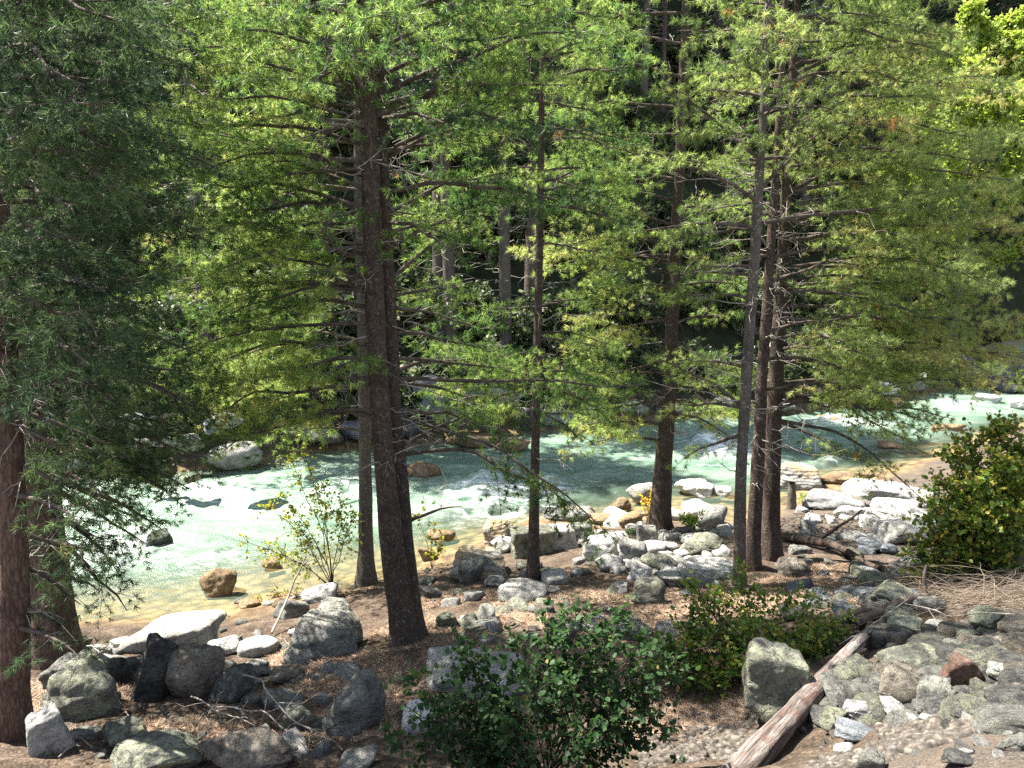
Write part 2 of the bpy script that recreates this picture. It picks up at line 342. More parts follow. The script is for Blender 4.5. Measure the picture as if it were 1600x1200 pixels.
def water_mat():
    m, t, out = newmat("river_water"); co = coords(t)
    mp = N(t, "ShaderNodeMapping"); tc = N(t, "ShaderNodeTexCoord"); t.links.new(tc.outputs["Object"], mp.inputs[0])
    mp.inputs[2].default_value = (0, 0, -math.atan2(flow[1], flow[0])); mp.inputs[3].default_value = (.42, 1.7, 1)
    cf = mp.outputs[0]
    fo = N(t, "ShaderNodeAttribute", attribute_name="foam").outputs["Fac"]; de = N(t, "ShaderNodeAttribute", attribute_name="depth").outputs["Fac"]
    n1 = noise(t, cf, 2.2, 9, .72, 1.2); n2 = noise(t, cf, 14, 6, .7, .6)
    thr = math_(t, 'ADD', math_(t, 'MULTIPLY', n1, .85), math_(t, 'MULTIPLY', n2, .40))
    f = ramp(t, math_(t, 'ADD', thr, math_(t, 'MULTIPLY', fo, .27)), [(.80, (0,0,0)), (.90, (.35,.35,.35)), (1.04, (.95,.95,.95))])
    n3 = noise(t, cf, .9, 5, .6, .8)
    colw = ramp(t, n3, [(.3, (.095,.17,.12)), (.5, (.16,.24,.175)), (.7, (.24,.315,.245))])
    col = mixc(t, f, colw, (.80,.84,.83))
    nb = math_(t, 'ADD', math_(t, 'MULTIPLY', noise(t, cf, 7, 6, .65, .5), 1.0), math_(t, 'MULTIPLY', noise(t, cf, 28, 3, .6), .35))
    rough = math_(t, 'ADD', math_(t, 'MULTIPLY', f, .45), .2)
    b = princ(t, col, rough, bump(t, nb, .6, .06), .38)
    gl = N(t, "ShaderNodeBsdfTransparent"); gl.inputs[0].default_value = (.93,.95,.88,1)
    al = ramp(t, math_(t, 'MAXIMUM', de, math_(t, 'MULTIPLY', f, .6)), [(.0, (.12,.12,.12)), (.16, (.30,.30,.30)), (.32, (.68,.68,.68)), (.6, (.96,.96,.96))])
    mx = N(t, "ShaderNodeMixShader"); t.links.new(al, mx.inputs[0]); t.links.new(gl.outputs[0], mx.inputs[1]); t.links.new(b, mx.inputs[2])
    t.links.new(mx.outputs[0], out.inputs[0]); return m
nxr, nyr = len(xr), len(yr)
i = (np.arange(nxr-1)[None]+np.arange(nyr-1)[:, None]*nxr).ravel()
Q = np.c_[i, i+1, i+nxr+1, i+nxr]
Q = Q[(wz[Q] < .25).any(1)]
used = np.unique(Q); remap = np.zeros(len(wx), np.int32); remap[used] = np.arange(len(used))
o = link("river_water", mk_mesh("river_water", np.c_[wx, wy, wav][used], [remap[Q]], water_mat(), dict(foam=FM[used], depth=depth[used]), True)); o["kind"] = "structure"

# ------------------------------------------------------------------ rocks
def ico(sub):
    bm = bmesh.new(); bmesh.ops.create_icosphere(bm, subdivisions=sub, radius=1)
    v = np.array([x.co[:] for x in bm.verts]); f = np.array([[q.index for q in p.verts] for p in bm.faces]); bm.free()
    return v/np.linalg.norm(v, axis=1)[:, None], f
ICO = {k: ico(k) for k in (2, 3, 4, 5)}
STY = {'round': (9, 7, .80), 'angular': (26, 13, .62), 'slab': (20, 15, .70), 'block': (40, 10, .66)}
def rock_verts(seed, style, sub):
    g = np.random.default_rng(seed); v, f = ICO[sub]; k, n, dmin = STY[style]
    nm = g.normal(size=(n, 3)); nm /= np.linalg.norm(nm, axis=1)[:, None]; d = g.uniform(dmin, 1.0, n)
    if style == 'block':
        nm = np.r_[nm[:5], np.array([[1,.1,.1],[-1,.1,.1],[.1,1,.1],[0,-1,.15],[.05,0,1],[0,0,-1.]])+g.normal(0, .12, (6, 3))]; d = np.r_[np.full(5, .95), np.full(6, .7)]
        nm /= np.linalg.norm(nm, axis=1)[:, None]
    if style == 'slab':
        nm = np.r_[nm, [[.1,.05,1],[.05,-.1,-1]]]; d = np.r_[d, .45, .45]; nm /= np.linalg.norm(nm, axis=1)[:, None]
    gd = np.array([[1,0,0],[-1,0,0],[0,1,0],[0,-1,0],[0,0,1],[0,0,-1]])+g.normal(0, .25, (6, 3)); gd /= np.linalg.norm(gd, axis=1)[:, None]
    nm = np.r_[nm, gd]; d = np.r_[d, g.uniform(.85, 1.05, 6)*(1 if style != 'slab' else .9)]
    q = np.maximum(v@nm.T, 1e-3)/d[None]
    r = (q**k).sum(1)**(-1/k)
    p = v*r[:, None]
    a = fbm(p*1.7+seed % 97, 3, seed)*.085 + fbm(p*5+seed % 31, 4, seed+5)*(.035 if style != 'round' else .022)
    a = a - .05*np.clip(fbm(p*np.array([1.2, 1.2, 3.5])+seed % 13, 3, seed+9)-.25, 0, .5)*2
    p = p*(1+a)[:, None]
    p = p-(p.max(0)+p.min(0))/2; return p/(p.max(0)-p.min(0))*1.0, f
def rock_obj(name, seed, style, mat, dims, loc, rot=(0, 0, 0), sub=4):
    p, f = rock_verts(seed, style, sub)
    q = p*np.array(dims)
    me = mk_mesh(name, q, [f], M[mat], smooth=True)
    o = link(name, me, loc=loc); o.rotation_euler = rot; return o
_rs = [100]
def rock(px, py, wpx, hpx, style, mat, label, roll=0, dr=.8, sub=4, onz=None, sink=.18, group=None, name="boulder", cat="boulder", yaw=None):
    _rs[0] += 1
    b = ground(px, py+hpx*.42) if onz is None else at_z(px, py+hpx*.42, onz)
    m = mpp(b); w_ = wpx*m; dep = math.atan2(CAMZ-b[2], b[1])
    d_ = w_*dr; h_ = max((hpx*m-d_*math.sin(dep)*.75)/math.cos(dep), .28*w_ if style != 'slab' else .2*w_)
    if roll: h_ = hpx*m/math.cos(dep)*.8
    h_ *= 1+sink
    hd = np.array([b[0], b[1], 0]); hd /= np.linalg.norm(hd)
    c = b + hd*d_*.42
    gz = Hs(c[0], c[1]) if onz is None else onz
    gz = min(gz, b[2]+.25)
    z = (gz+b[2])/2 + h_*(.5-sink)
    yaw_ = math.atan2(-c[0], c[1]) + (rng.uniform(-.2, .2) if yaw is None else yaw)
    o = rock_obj(name, _rs[0]*7+3, style, mat, (w_, d_, h_), (c[0], c[1], z), (rng.uniform(-.06, .06), roll, yaw_), sub)
    tag(o, label, cat, group); return o
rock(275,985,172,78,'round','r_pale',"broad pale flat-topped boulder on the shore at left, speckled with white lichen",sub=5,dr=.75)
rock(250,1048,62,115,'slab','r_dark',"narrow dark slab standing upright on edge in front of the broad pale shore boulder",roll=R(22),dr=.5,sub=5)
rock(310,1050,88,98,'round','r_brown',"brown rounded boulder leaning against the upright dark slab",sub=5)
rock(132,1086,112,98,'angular','r_lich',"big angular sunlit lichen boulder just in front of the furrowed left trunk",roll=R(-12),sub=5)
rock(100,1052,70,55,'angular','r_grey',"squared grey boulder wedged between the furrowed left trunk and the big angular boulder")
rock(80,1150,62,72,'block','r_pale',"small white block with one dark side, beside the foot of the smaller left-edge trunk",sub=4,roll=R(-10))
rock(200,1155,68,62,'round','r_lich',"mossy grey stone in brown needles below the big angular lichen boulder")
rock(250,1185,140,68,'round','r_lich',"wide grey boulder with round pale lichen spots at the bottom edge, left of two",sub=5)
rock(388,1180,132,72,'round','r_brown',"wide grey-brown boulder at the bottom edge under thin fallen twigs",sub=5)
rock(365,1072,78,62,'angular','r_dark',"dark angular boulder right of the brown leaning boulder")
rock(508,994,122,88,'round','r_grey',"large round grey boulder with a dark crack, left of the twin-stemmed pine",sub=5)
rock(405,1010,66,38,'slab','r_white',"flat white rock between the broad pale boulder and the large cracked boulder")
rock(350,1010,58,36,'angular','r_pale',"angular white rock touching the right end of the broad pale shore boulder")
rock(450,1055,56,32,'angular','r_brown',"tan angular rock lying on sunny needles below the large cracked boulder")
rock(400,1045,46,34,'round','r_grey',"small grey rock above the dark angular boulder")
rock(560,1105,92,102,'round','r_grey',"large round sun-dappled boulder left of the dark leafy bush at the bottom",sub=5)
rock(470,1125,52,48,'round','r_lich',"dark lichen-spotted stone left of the large sun-dappled boulder")
rock(425,1095,30,34,'round','r_grey',"small upright stone under the fallen twigs at lower left")
rock(180,1055,52,42,'angular','r_dark',"small dark rock behind the big angular lichen boulder",roll=R(15))
rock(212,1045,36,38,'angular','r_dark',"small dark pointed rock touching the left of the upright slab")
rock(150,1020,46,30,'angular','r_pale',"small tan shore rock right of the furrowed left trunk")
rock(190,1005,36,24,'angular','r_white',"small white shore rock at the waterline by the furrowed left trunk")
rock(745,1062,165,66,'slab','r_pale',"long pale flat rock half hidden behind the dark leafy bush",sub=5)
rock(655,1125,58,62,'round','r_white',"white rock behind the left leaves of the dark bush at the bottom")
rock(560,1192,70,40,'round','r_grey',"grey stone at the bottom edge left of the dark bush")
rock(750,880,98,58,'block','r_layer',"long angular grey-tan rock at the water's edge right of the twin-stemmed pine",sub=5)
rock(738,892,42,46,'round','r_dark',"dark rounded rock leaning on the front of the long angular shore rock")
rock(778,834,58,46,'angular','r_layer',"slanting grey rock rising from the water behind the long angular shore rock",roll=R(-18))
rock(790,852,40,30,'angular','r_white',"small white triangular rock wedged between the slanting rock and the square rock",roll=R(-25))
rock(833,845,74,58,'block','r_lich',"squarish mossy rock directly behind the thin middle pine",sub=5)
rock(875,840,60,46,'block','r_pale',"pale squared rock right of the thin middle pine")
rock(906,832,44,36,'block','r_grey',"grey rock at the end of the row right of the thin middle pine")
rock(890,806,86,30,'slab','r_layer',"flat cracked rock lying in the edge of the river behind the thin middle pine",onz=-.02,sub=5)
rock(938,858,56,44,'block','r_white',"bright white rock at the left end of the jumbled white rocks")
rock(968,848,52,40,'block','r_white',"bright white block at the back of the jumbled white rocks")
rock(990,862,50,52,'block','r_pale',"white block with a dark right face, right end of the jumbled white rocks")
rock(952,880,48,34,'angular','r_white',"low white rock at the front of the jumbled white rocks")
rock(1012,840,34,44,'block','r_grey',"grey upright rock against the stout middle pine's foot")
rock(985,812,42,30,'round','r_tan',"tan wet rock just left of the stout middle pine")
rock(940,812,50,24,'angular','r_tan',"orange-brown wet rock in the shallows left of the stout middle pine",onz=0.0)
rock(968,790,36,24,'angular','r_tan',"small rusty rock at the river edge left of the stout middle pine",onz=0.0)
rock(1000,770,46,40,'round','r_grey',"grey rock under dead twigs behind the stout middle pine",onz=0.0)
rock(1085,762,66,34,'angular','r_white',"white-topped boulder with a brown side in the shallow pool",onz=0.0,sub=5)
rock(1128,768,30,20,'angular','r_pale',"small pale rock beside the white-topped pool boulder",onz=0.0)
rock(1088,798,50,44,'round','r_white',"smooth white boulder right of the stout middle pine, left of a pair")
rock(1112,808,46,46,'round','r_pale',"smooth pale boulder, right of the pair by the stout middle pine")
rock(1100,850,74,46,'round','r_lich',"mossy rounded rock between the stout middle pine and the right trunks",sub=5)
rock(1065,832,40,22,'angular','r_dark',"dark flat rock at the right foot of the stout middle pine")
rock(1106,832,32,20,'angular','r_dark',"little dark rock in a row beside the stout middle pine")
rock(1030,880,58,36,'round','r_lich',"rounded mossy rock in front of the jumbled white rocks")
rock(1110,885,90,34,'slab','r_white',"flat white rock left of the three right trunks",sub=5)
rock(1055,905,60,36,'angular','r_pale',"pale broken rock in front of the flat white rock")
rock(1012,925,56,52,'block','r_lich',"square dark lichen rock behind the bushes at centre")
rock(818,930,86,30,'slab','r_pale',"flat whitish rock in the needles in front of the thin middle pine")
rock(698,970,36,30,'round','r_lich',"small mossy stone right of the twin-stemmed pine's foot")
rock(757,962,34,34,'angular','r_grey',"small ridged grey stone on the needles right of the mossy stone")
rock(727,968,18,16,'round','r_pale',"pebble-sized pale stone between two stones right of the twin-stemmed pine")
rock(760,1004,30,20,'round','r_grey',"flat little stone on the needles above the long pale rock")
rock(672,925,36,26,'round','r_dark',"dark stone at the waterline right behind the twin-stemmed pine")
rock(773,908,34,24,'angular','r_grey',"grey broken stone in front of the dark rounded rock")
rock(985,985,70,44,'round','r_lich',"grey rock half hidden by the upper leaves of the dark bush")
rock(1244,745,72,46,'block','r_layer',"layered grey boulder at the river's edge right of the three right trunks",onz=0.0,sub=5)
rock(1372,768,112,50,'slab','r_slab',"large smooth grey slab sloping into the river at right",sub=5)
rock(1305,782,92,36,'slab','r_slab',"low grey slab between the layered boulder and the large smooth slab",sub=5)
rock(1408,795,96,46,'round','r_white',"large white rounded boulder on the bright right shore",sub=5)
rock(1430,775,60,28,'slab','r_pale',"pale flat rock on top of the bright right shore behind the white boulder")
rock(1408,828,88,56,'angular','r_pale',"pyramid-shaped grey boulder with a shadow across it on the right shore",sub=5)
rock(1325,800,46,26,'round','r_white',"small smooth white rock at the middle of the bright right shore")
rock(1357,816,30,22,'block','r_white',"small squared white rock left of the pyramid-shaped boulder")
rock(1345,785,32,20,'round','r_brown',"small brown rock in front of the large smooth slab")
rock(1290,786,30,16,'round','r_tan',"small tan rock at the edge of the low grey slab")
rock(1310,748,60,24,'round','r_tan',"tan wet rock in the shallows beside the layered boulder",onz=0.0)
rock(1350,742,30,14,'round','r_tan',"small orange rock at the river edge behind the large smooth slab",onz=0.0)
rock(1262,820,26,24,'round','r_pale',"small white cobble by the tree roots at right")
rock(1255,835,20,16,'round','r_pale',"white oval cobble on the root of the right trunks")
rock(1300,812,24,16,'angular','r_white',"small white stone left of the smooth white rock on the right shore")
rock(1362,852,48,32,'angular','r_blue',"bluish angular rock in the shade below the pyramid-shaped boulder")
rock(1385,858,30,20,'angular','r_blue',"small bluish rock beside the bluish angular rock")
rock(1240,887,60,42,'angular','r_brown',"angular brown rock just right of the three right trunks")
rock(1395,932,74,46,'angular','r_lich',"pointed green lichen rock in front of the brush on the right",sub=5)
rock(1362,894,40,22,'angular','r_blue',"flat bluish stone among sticks on the right bank")
rock(1425,885,42,36,'round','r_lich',"rounded mossy rock at the left foot of the round green bush")
rock(1548,968,70,54,'angular','r_lich',"tall yellowish lichen boulder under the dry brush at far right",sub=5)
rock(1412,978,52,36,'round','r_lich',"rounded lichen rock right of the log's upper end")
rock(1465,978,40,26,'round','r_pale',"pale lumpy rock in the row below the dry brush")
rock(1500,985,22,18,'round','r_white',"small white rock below the dry brush")
rock(1425,1036,116,58,'angular','r_lich',"broad lichen boulder right of the log",sub=5)
rock(1452,1060,50,42,'round','r_dark',"dark bluish rock behind the rust-brown boulder")
rock(1502,1062,68,66,'angular','r_red',"angular rust-brown boulder on the gravel slope",roll=R(12),sub=5)
rock(1458,1088,54,62,'block','r_grey',"upright grey block left of the rust-brown boulder")
rock(1410,1085,80,44,'slab','r_brown',"dark tilted slab left of the upright grey block",roll=R(20))
rock(1216,1085,124,112,'block','r_lich',"big greenish lichen boulder underneath the fallen log",sub=5,sink=.1,roll=R(6))
rock(1345,1112,62,48,'angular','r_white',"sharp white rock right of the log's lower half",sub=5)
rock(1395,1108,44,36,'round','r_white',"rounded cream rock right of the sharp white rock")
rock(1335,1148,64,36,'slab','r_blue',"layered blue-grey flat rock in front of the sharp white rock")
rock(1300,1128,40,44,'round','r_lich',"pale green stone touching the log's right side")
rock(1318,1172,30,24,'round','r_pale',"small cream cobble by the log's lower end")
rock(1360,1190,42,36,'block','r_dark',"dark block at the bottom edge right of the log")
rock(1582,1160,44,36,'round','r_grey',"smooth grey stone on the sunny gravel at far right")
rock(1498,1190,54,26,'angular','r_dark',"dark flat stone in the gravel at the bottom right")
rock(1420,1128,30,20,'angular','r_white',"small white flake on the gravel below the upright grey block")
rock(1448,1122,26,18,'angular','r_pale',"small pale stone at the foot of the upright grey block")
rock(1335,1052,36,26,'angular','r_pale',"small tan rock just above the log's splintered end")
rock(1520,1035,60,34,'angular','r_brown',"brown broken rock behind the rust-brown boulder")
rock(1570,1050,56,34,'angular','r_grey',"grey wedge rock on the right edge of the gravel slope")
rock(1585,1010,40,26,'round','r_brown',"brown stone near the right edge below the brush")
rock(1545,1010,44,26,'round','r_dark',"dark stone beneath the tall yellowish lichen boulder")
rock(1490,1010,46,28,'round','r_grey',"dusty grey stone in the row above the rust-brown boulder")
rock(1370,1000,44,34,'round','r_dark',"dark stone in the hollow at the log's upper end")
rock(1560,1118,40,18,'slab','r_pale',"flat pale stone half sunk in the gravel at right")
# in the river
rock(250,842,44,34,'angular','r_dark',"black wet rock standing alone in the white rapids at left",onz=-.05)
rock(365,712,90,54,'round','r_pale',"big pale boulder on the far shore at left, half in the river",onz=0.0,sub=5,dr=.7)
rock(345,914,60,46,'angular','r_tan',"pointed brown rock in the shallows behind the broad pale boulder",onz=-.05,roll=R(-20))
rock(425,880,32,22,'round','r_tan',"orange rock in the shallows behind the yellow sapling",onz=-.02)
rock(260,882,40,22,'round','r_tan',"tan rock just under the water below the black wet rock",onz=-.16)
rock(500,925,60,40,'round','r_white',"white boulder at the foot of the yellow sapling")
rock(455,950,56,40,'round','r_grey',"grey rock at the waterline left of the yellow sapling")
rock(390,945,34,22,'round','r_tan',"small tan rock at the waterline behind the broad pale boulder",onz=0)
rock(520,950,60,30,'round','r_grey',"grey rock between the yellow sapling and the large cracked boulder")
rock(690,838,46,18,'round','r_tan',"rounded orange rock breaking the water right of the twin-stemmed pine",onz=-.02)
rock(668,865,30,26,'round','r_tan',"orange rock at the water's edge right behind the twin-stemmed pine",onz=0)
rock(660,735,60,34,'round','r_tan',"tan boulder washed by rapids beyond the twin-stemmed pine",onz=-.05)
rock(740,690,90,24,'slab','r_tan',"flat tan rock along the far waterline in the middle",onz=0.0)
rock(800,700,60,18,'round','r_tan',"pale tan rock in the far shallows beyond the thin middle pine",onz=-.03)
rock(1290,658,40,12,'round','r_tan',"tan rock in the far rapids at right",onz=-.02)
rock(1390,700,40,10,'round','r_tan',"small orange rock in the stream below the right branches",onz=-.05)
rock(1480,672,50,14,'round','r_tan',"orange rock breaking the stream above the round green bush",onz=-.05)
rock(1542,622,40,16,'angular','r_white',"small white sunlit rock in the dark upstream pool",onz=0.0)
rock(1592,630,40,18,'round','r_white',"white sunlit rock at the right edge of the upstream pool",onz=0.0)
rock(1575,606,54,18,'round','r_blue',"smooth bluish rock lying in the shaded upstream pool",onz=0.0)
rock(1500,578,84,54,'angular','r_blue',"long shaded slab leaning down to the upstream pool",onz=0.1,roll=R(14),sub=5)
rock(1572,560,100,70,'angular','r_blue',"huge bluish shaded boulder above the upstream pool at the right edge",onz=.3,sub=5)
rock(1558,588,46,36,'angular','r_blue',"shaded pointed rock in front of the huge bluish boulder",onz=.05)
rock(1470,560,60,40,'angular','r_blue',"bluish boulder behind the long shaded slab",onz=.5)
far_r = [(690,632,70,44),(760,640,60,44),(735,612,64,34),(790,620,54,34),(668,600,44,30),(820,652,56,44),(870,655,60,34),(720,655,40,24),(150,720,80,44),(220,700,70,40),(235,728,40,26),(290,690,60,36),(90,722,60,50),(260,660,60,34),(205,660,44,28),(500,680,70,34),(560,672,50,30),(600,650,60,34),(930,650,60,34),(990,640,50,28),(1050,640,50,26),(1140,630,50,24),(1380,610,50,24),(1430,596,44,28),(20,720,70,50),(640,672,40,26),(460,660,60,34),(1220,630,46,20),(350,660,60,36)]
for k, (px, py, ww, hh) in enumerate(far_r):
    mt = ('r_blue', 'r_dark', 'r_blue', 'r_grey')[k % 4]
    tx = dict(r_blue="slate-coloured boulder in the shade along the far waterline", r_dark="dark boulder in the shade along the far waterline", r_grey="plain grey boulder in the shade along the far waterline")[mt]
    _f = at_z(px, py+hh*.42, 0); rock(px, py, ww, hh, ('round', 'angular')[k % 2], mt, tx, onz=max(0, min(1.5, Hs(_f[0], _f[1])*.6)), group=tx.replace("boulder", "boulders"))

# scattered small stones: shared meshes, one object each
def small_meshes(mats, sub=3):
    out = []
    for k, mname in enumerate(mats):
        p, f = rock_verts(900+k*13, ('round', 'angular', 'block')[k % 3], sub)
        out.append(mk_mesh("small_stone", p*np.array([1, .8, .62]), [f], M[mname], smooth=True))
    return out
def scatter(boxes, n, mats, size, label, group, seed, name="small_stone", cat="stone"):
    g = np.random.default_rng(seed); ms = small_meshes(mats)
    for k in range(n):
        x0, y0, x1, y1 = boxes[g.integers(len(boxes))]
        b = ground(g.uniform(x0, x1), g.uniform(y0, y1)); s = size*g.uniform(.5, 1.5)**1.5
        o = link(name, ms[g.integers(len(ms))], loc=(b[0], b[1], b[2]+s*.06)); o.scale = (s, s*g.uniform(.7, 1.1), s*g.uniform(.6, 1.0))
        o.rotation_euler = (g.uniform(-.3, .3), g.uniform(-.3, .3), g.uniform(0, 6.3)); tag(o, label, cat, group)
scatter([(150,985,480,1030),(380,1000,520,1070)], 26, ['r_pale','r_white','r_grey'], .13, "loose pale stone among the boulders on the left shore", "loose stones on the left shore", 1)
scatter([(600,880,720,960),(640,930,980,1020)], 30, ['r_grey','r_lich','r_brown'], .15, "loose stone on brown needles right of the twin-stemmed pine", "loose stones under the middle pines", 2)
scatter([(900,830,1060,900),(1000,860,1140,920)], 44, ['r_white','r_pale','r_white'], .25, "loose white stone in the rubble between the stout middle pine and the right trunks", "loose white rubble by the stout middle pine", 3)
scatter([(1240,780,1460,850)], 46, ['r_white','r_pale','r_white'], .25, "loose white stone on the bright right shore", "loose stones on the bright right shore", 4)
scatter([(1240,870,1480,960)], 26, ['r_blue','r_grey','r_lich'], .14, "loose bluish stone on the shaded bank left of the brush", "loose stones on the shaded right bank", 5)
scatter([(1370,965,1600,1075)], 60, ['r_dark','r_lich','r_brown'], .19, "loose stone on the rubble slope right of the log", "loose stones on the rubble slope", 6)
scatter([(1280,1120,1420,1195),(1400,1110,1600,1195)], 46, ['r_pale','r_grey','r_brown','r_white'], .055, "small loose stone on the gravel at the bottom right", "small stones on the gravel", 7)
scatter([(20,1090,520,1195)], 14, ['r_grey','r_brown','r_lich'], .09, "small loose stone among twigs at the bottom left", "small stones at the bottom left", 8)
scatter([(420,930,560,960),(330,930,470,990)], 16, ['r_tan','r_pale','r_grey'], .14, "wet stone at the waterline by the yellow sapling", "wet stones by the yellow sapling", 9)

scatter([(640,880,1150,1010)], 52, ['r_lich','r_grey','r_pale'], .24, "half-buried mossy cobble on the shaded needle floor under the pines", "half-buried cobbles under the pines", 11, "cobble", "cobble")
scatter([(20,1000,560,1195)], 56, ['r_grey','r_lich','r_pale'], .20, "half-buried grey cobble between the boulders at lower left", "half-buried cobbles at lower left", 12, "cobble", "cobble")
scatter([(1240,850,1480,970)], 44, ['r_blue','r_lich','r_grey'], .24, "half-buried grey cobble among roots and sticks on the right bank", "half-buried cobbles on the right bank", 13, "cobble", "cobble")
scatter([(900,800,1150,905)], 44, ['r_white','r_pale','r_white'], .30, "white angular cobble heaped around the stout middle pine", "white cobbles around the stout middle pine", 14, "cobble", "cobble")
scatter([(1290,1040,1600,1140)], 60, ['r_dark','r_lich','r_grey'], .20, "grey broken cobble in the rubble around the rust-brown boulder", "broken cobbles around the rust-brown boulder", 15, "cobble", "cobble")
# ------------------------------------------------------------------ tubes, twigs
def tube(P, rad, n=6, cap=True):
    P = np.asarray(P, float); rad = np.asarray(rad, float); K = len(P)
    T = np.gradient(P, axis=0); T /= np.linalg.norm(T, axis=1)[:, None]+1e-9
    ref = np.array([0, 0, 1.]) if abs(T[:, 2]).mean() < .8 else np.array([0, 1., 0])
    A = np.cross(T, ref); A /= np.linalg.norm(A, axis=1)[:, None]+1e-9; B = np.cross(T, A)
    th = np.arange(n)/n*2*np.pi
    V = P[:, None]+rad[:, None, None]*(A[:, None]*np.cos(th)[None, :, None]+B[:, None]*np.sin(th)[None, :, None])
    a = (np.arange(K-1)[:, None]*n+np.arange(n)[None]); b = (np.arange(K-1)[:, None]*n+(np.arange(n)[None]+1) % n)
    Q = np.stack([a, a+n, b+n, b], -1).reshape(-1, 4)
    return V.reshape(-1, 3), Q
class Geo:
    def __init__(s): s.V = []; s.Q = []; s.T = []; s.n = 0; s.tint = []
    def quad(s, V, Q):
        s.V.append(V); s.Q.append(Q+s.n); s.n += len(V)
    def tris(s, V, tint):                 # V (k,3,3)
        k = len(V); s.V.append(V.reshape(-1, 3)); s.T.append(np.arange(k*3).reshape(-1, 3)+s.n); s.n += k*3; s.tint.append(np.repeat(tint, 3))
    def tube(s, P, r, n=6): s.quad(*tube(P, r, n))
    def nq(s): return sum(map(len, s.Q))
    def mesh(s, name, mat, smooth=True):
        f = []
        if s.Q: f.append(np.concatenate(s.Q))
        if s.T: f.append(np.concatenate(s.T))
        at = {}
        if s.tint and sum(map(len, s.tint)) == s.n: at = dict(tint=np.concatenate(s.tint))
        return mk_mesh(name, np.concatenate(s.V), f, mat, at, smooth)
def unit(v): v = np.asarray(v, float); return v/(np.linalg.norm(v)+1e-9)
def wob(P, amp, seed, fr=2.0):
    P = np.asarray(P, float); L = np.linspace(0, 1, len(P))
    n = np.stack([vnoise(np.c_[L*fr*4+seed, L*0+k*9.1, L*0], seed) for k in range(3)], 1)
    return P+n*amp*np.minimum(1, L*3)[:, None]

# ------------------------------------------------------------------ needle sprays
def tuft(g, L, n, nl, nw, spread=(22, 78)):
    s = g.uniform(0, 1, n)**.8*L; a = np.radians(g.uniform(spread[0], spread[1], n)); ph = g.uniform(0, 6.283, n)
    d = np.stack([np.cos(a), np.sin(a)*np.cos(ph), np.sin(a)*np.sin(ph)], 1)
    l = nl*g.uniform(.7, 1.15, n)
    b = np.stack([s, s*0, s*0], 1); tip = b+d*l[:, None]+np.array([0, 0, -1])*(l*.12)[:, None]
    wv = np.cross(d, g.normal(size=(n, 3))); wv /= np.linalg.norm(wv, axis=1)[:, None]; wv *= nw/2
    return np.stack([b+wv, b-wv, tip], 1)
def frame(d, up):
    x = unit(d); y = np.cross(up, x); y = unit(y); z = np.cross(x, y); return np.stack([x, y, z], 1)
def spray(g, L, nn=22, nl=.07, nw=.0042, step=.062):
    """twig along +X of length L carrying side shoots in the XY plane; returns needle tris, tints, twig tubes"""
    T = []; tn = []; tw = []
    droop = g.uniform(-.25, .05)
    def pos(s): return np.array([s, .06*L*math.sin(3*s/L+1), droop*s*s/L*.6])
    def put(p, d, k=1.0, ln=.05):
        F_ = frame(d, np.array([0, 0, 1.])+g.normal(0, .2, 3)); t = tuft(g, ln, max(6, int(nn*k)), nl, nw)
        T.append(t@F_.T+p); tn.append(np.full(len(t), g.uniform(-.12, .12))+g.normal(0, .05, len(t)))
    put(pos(L*.97), pos(L)-pos(L*.9), 1.2, .07)
    s = L*.12; side = 1
    while s < L*.96:
        rem = (1-s/L); ln = g.uniform(.05, .10)+.34*L*rem**.8*g.uniform(.6, 1.1)
        a = math.radians(g.uniform(38, 62))*side; p0 = pos(s)
        d = unit([math.cos(a), math.sin(a), g.normal(-.02, .18)]); p1 = p0+d*ln+np.array([0, 0, -.1*ln])
        tw.append((p0, p1))
        q = ln
        while q > .03:
            put(p0+(p1-p0)*(q/ln)*.92, d+g.normal(0, .22, 3), 1.0 if q == ln else .75, .05); q -= step
        if g.random() < .55: put(p0, pos(min(L, s+.02))-pos(max(0, s-.02))+np.array([0, 0, g.normal(0, .5)]), .5, .05)
        s += step*g.uniform(.7, 1.3); side = -side
    pts = np.array([pos(x) for x in np.linspace(0, L, 4)])
    return np.concatenate(T), np.concatenate(tn), pts, tw
LENS = (.18, .3, .45, .62, .85)
def make_lib(seed, nn, nl, nw, step):
    g = np.random.default_rng(seed); return {l: [spray(g, l, nn, nl, nw, step) for _ in range(4)] for l in LENS}
LIB = make_lib(1, 32, .086, .0056, .096)           # near trees
LIBM = make_lib(2, 26, .10, .0074, .11)          # a little farther
LIBC = make_lib(3, 7, .10, .014, .13)              # crowns above the frame, shade only
LIBN = make_lib(4, 30, .075, .005, .078)           # left foreground

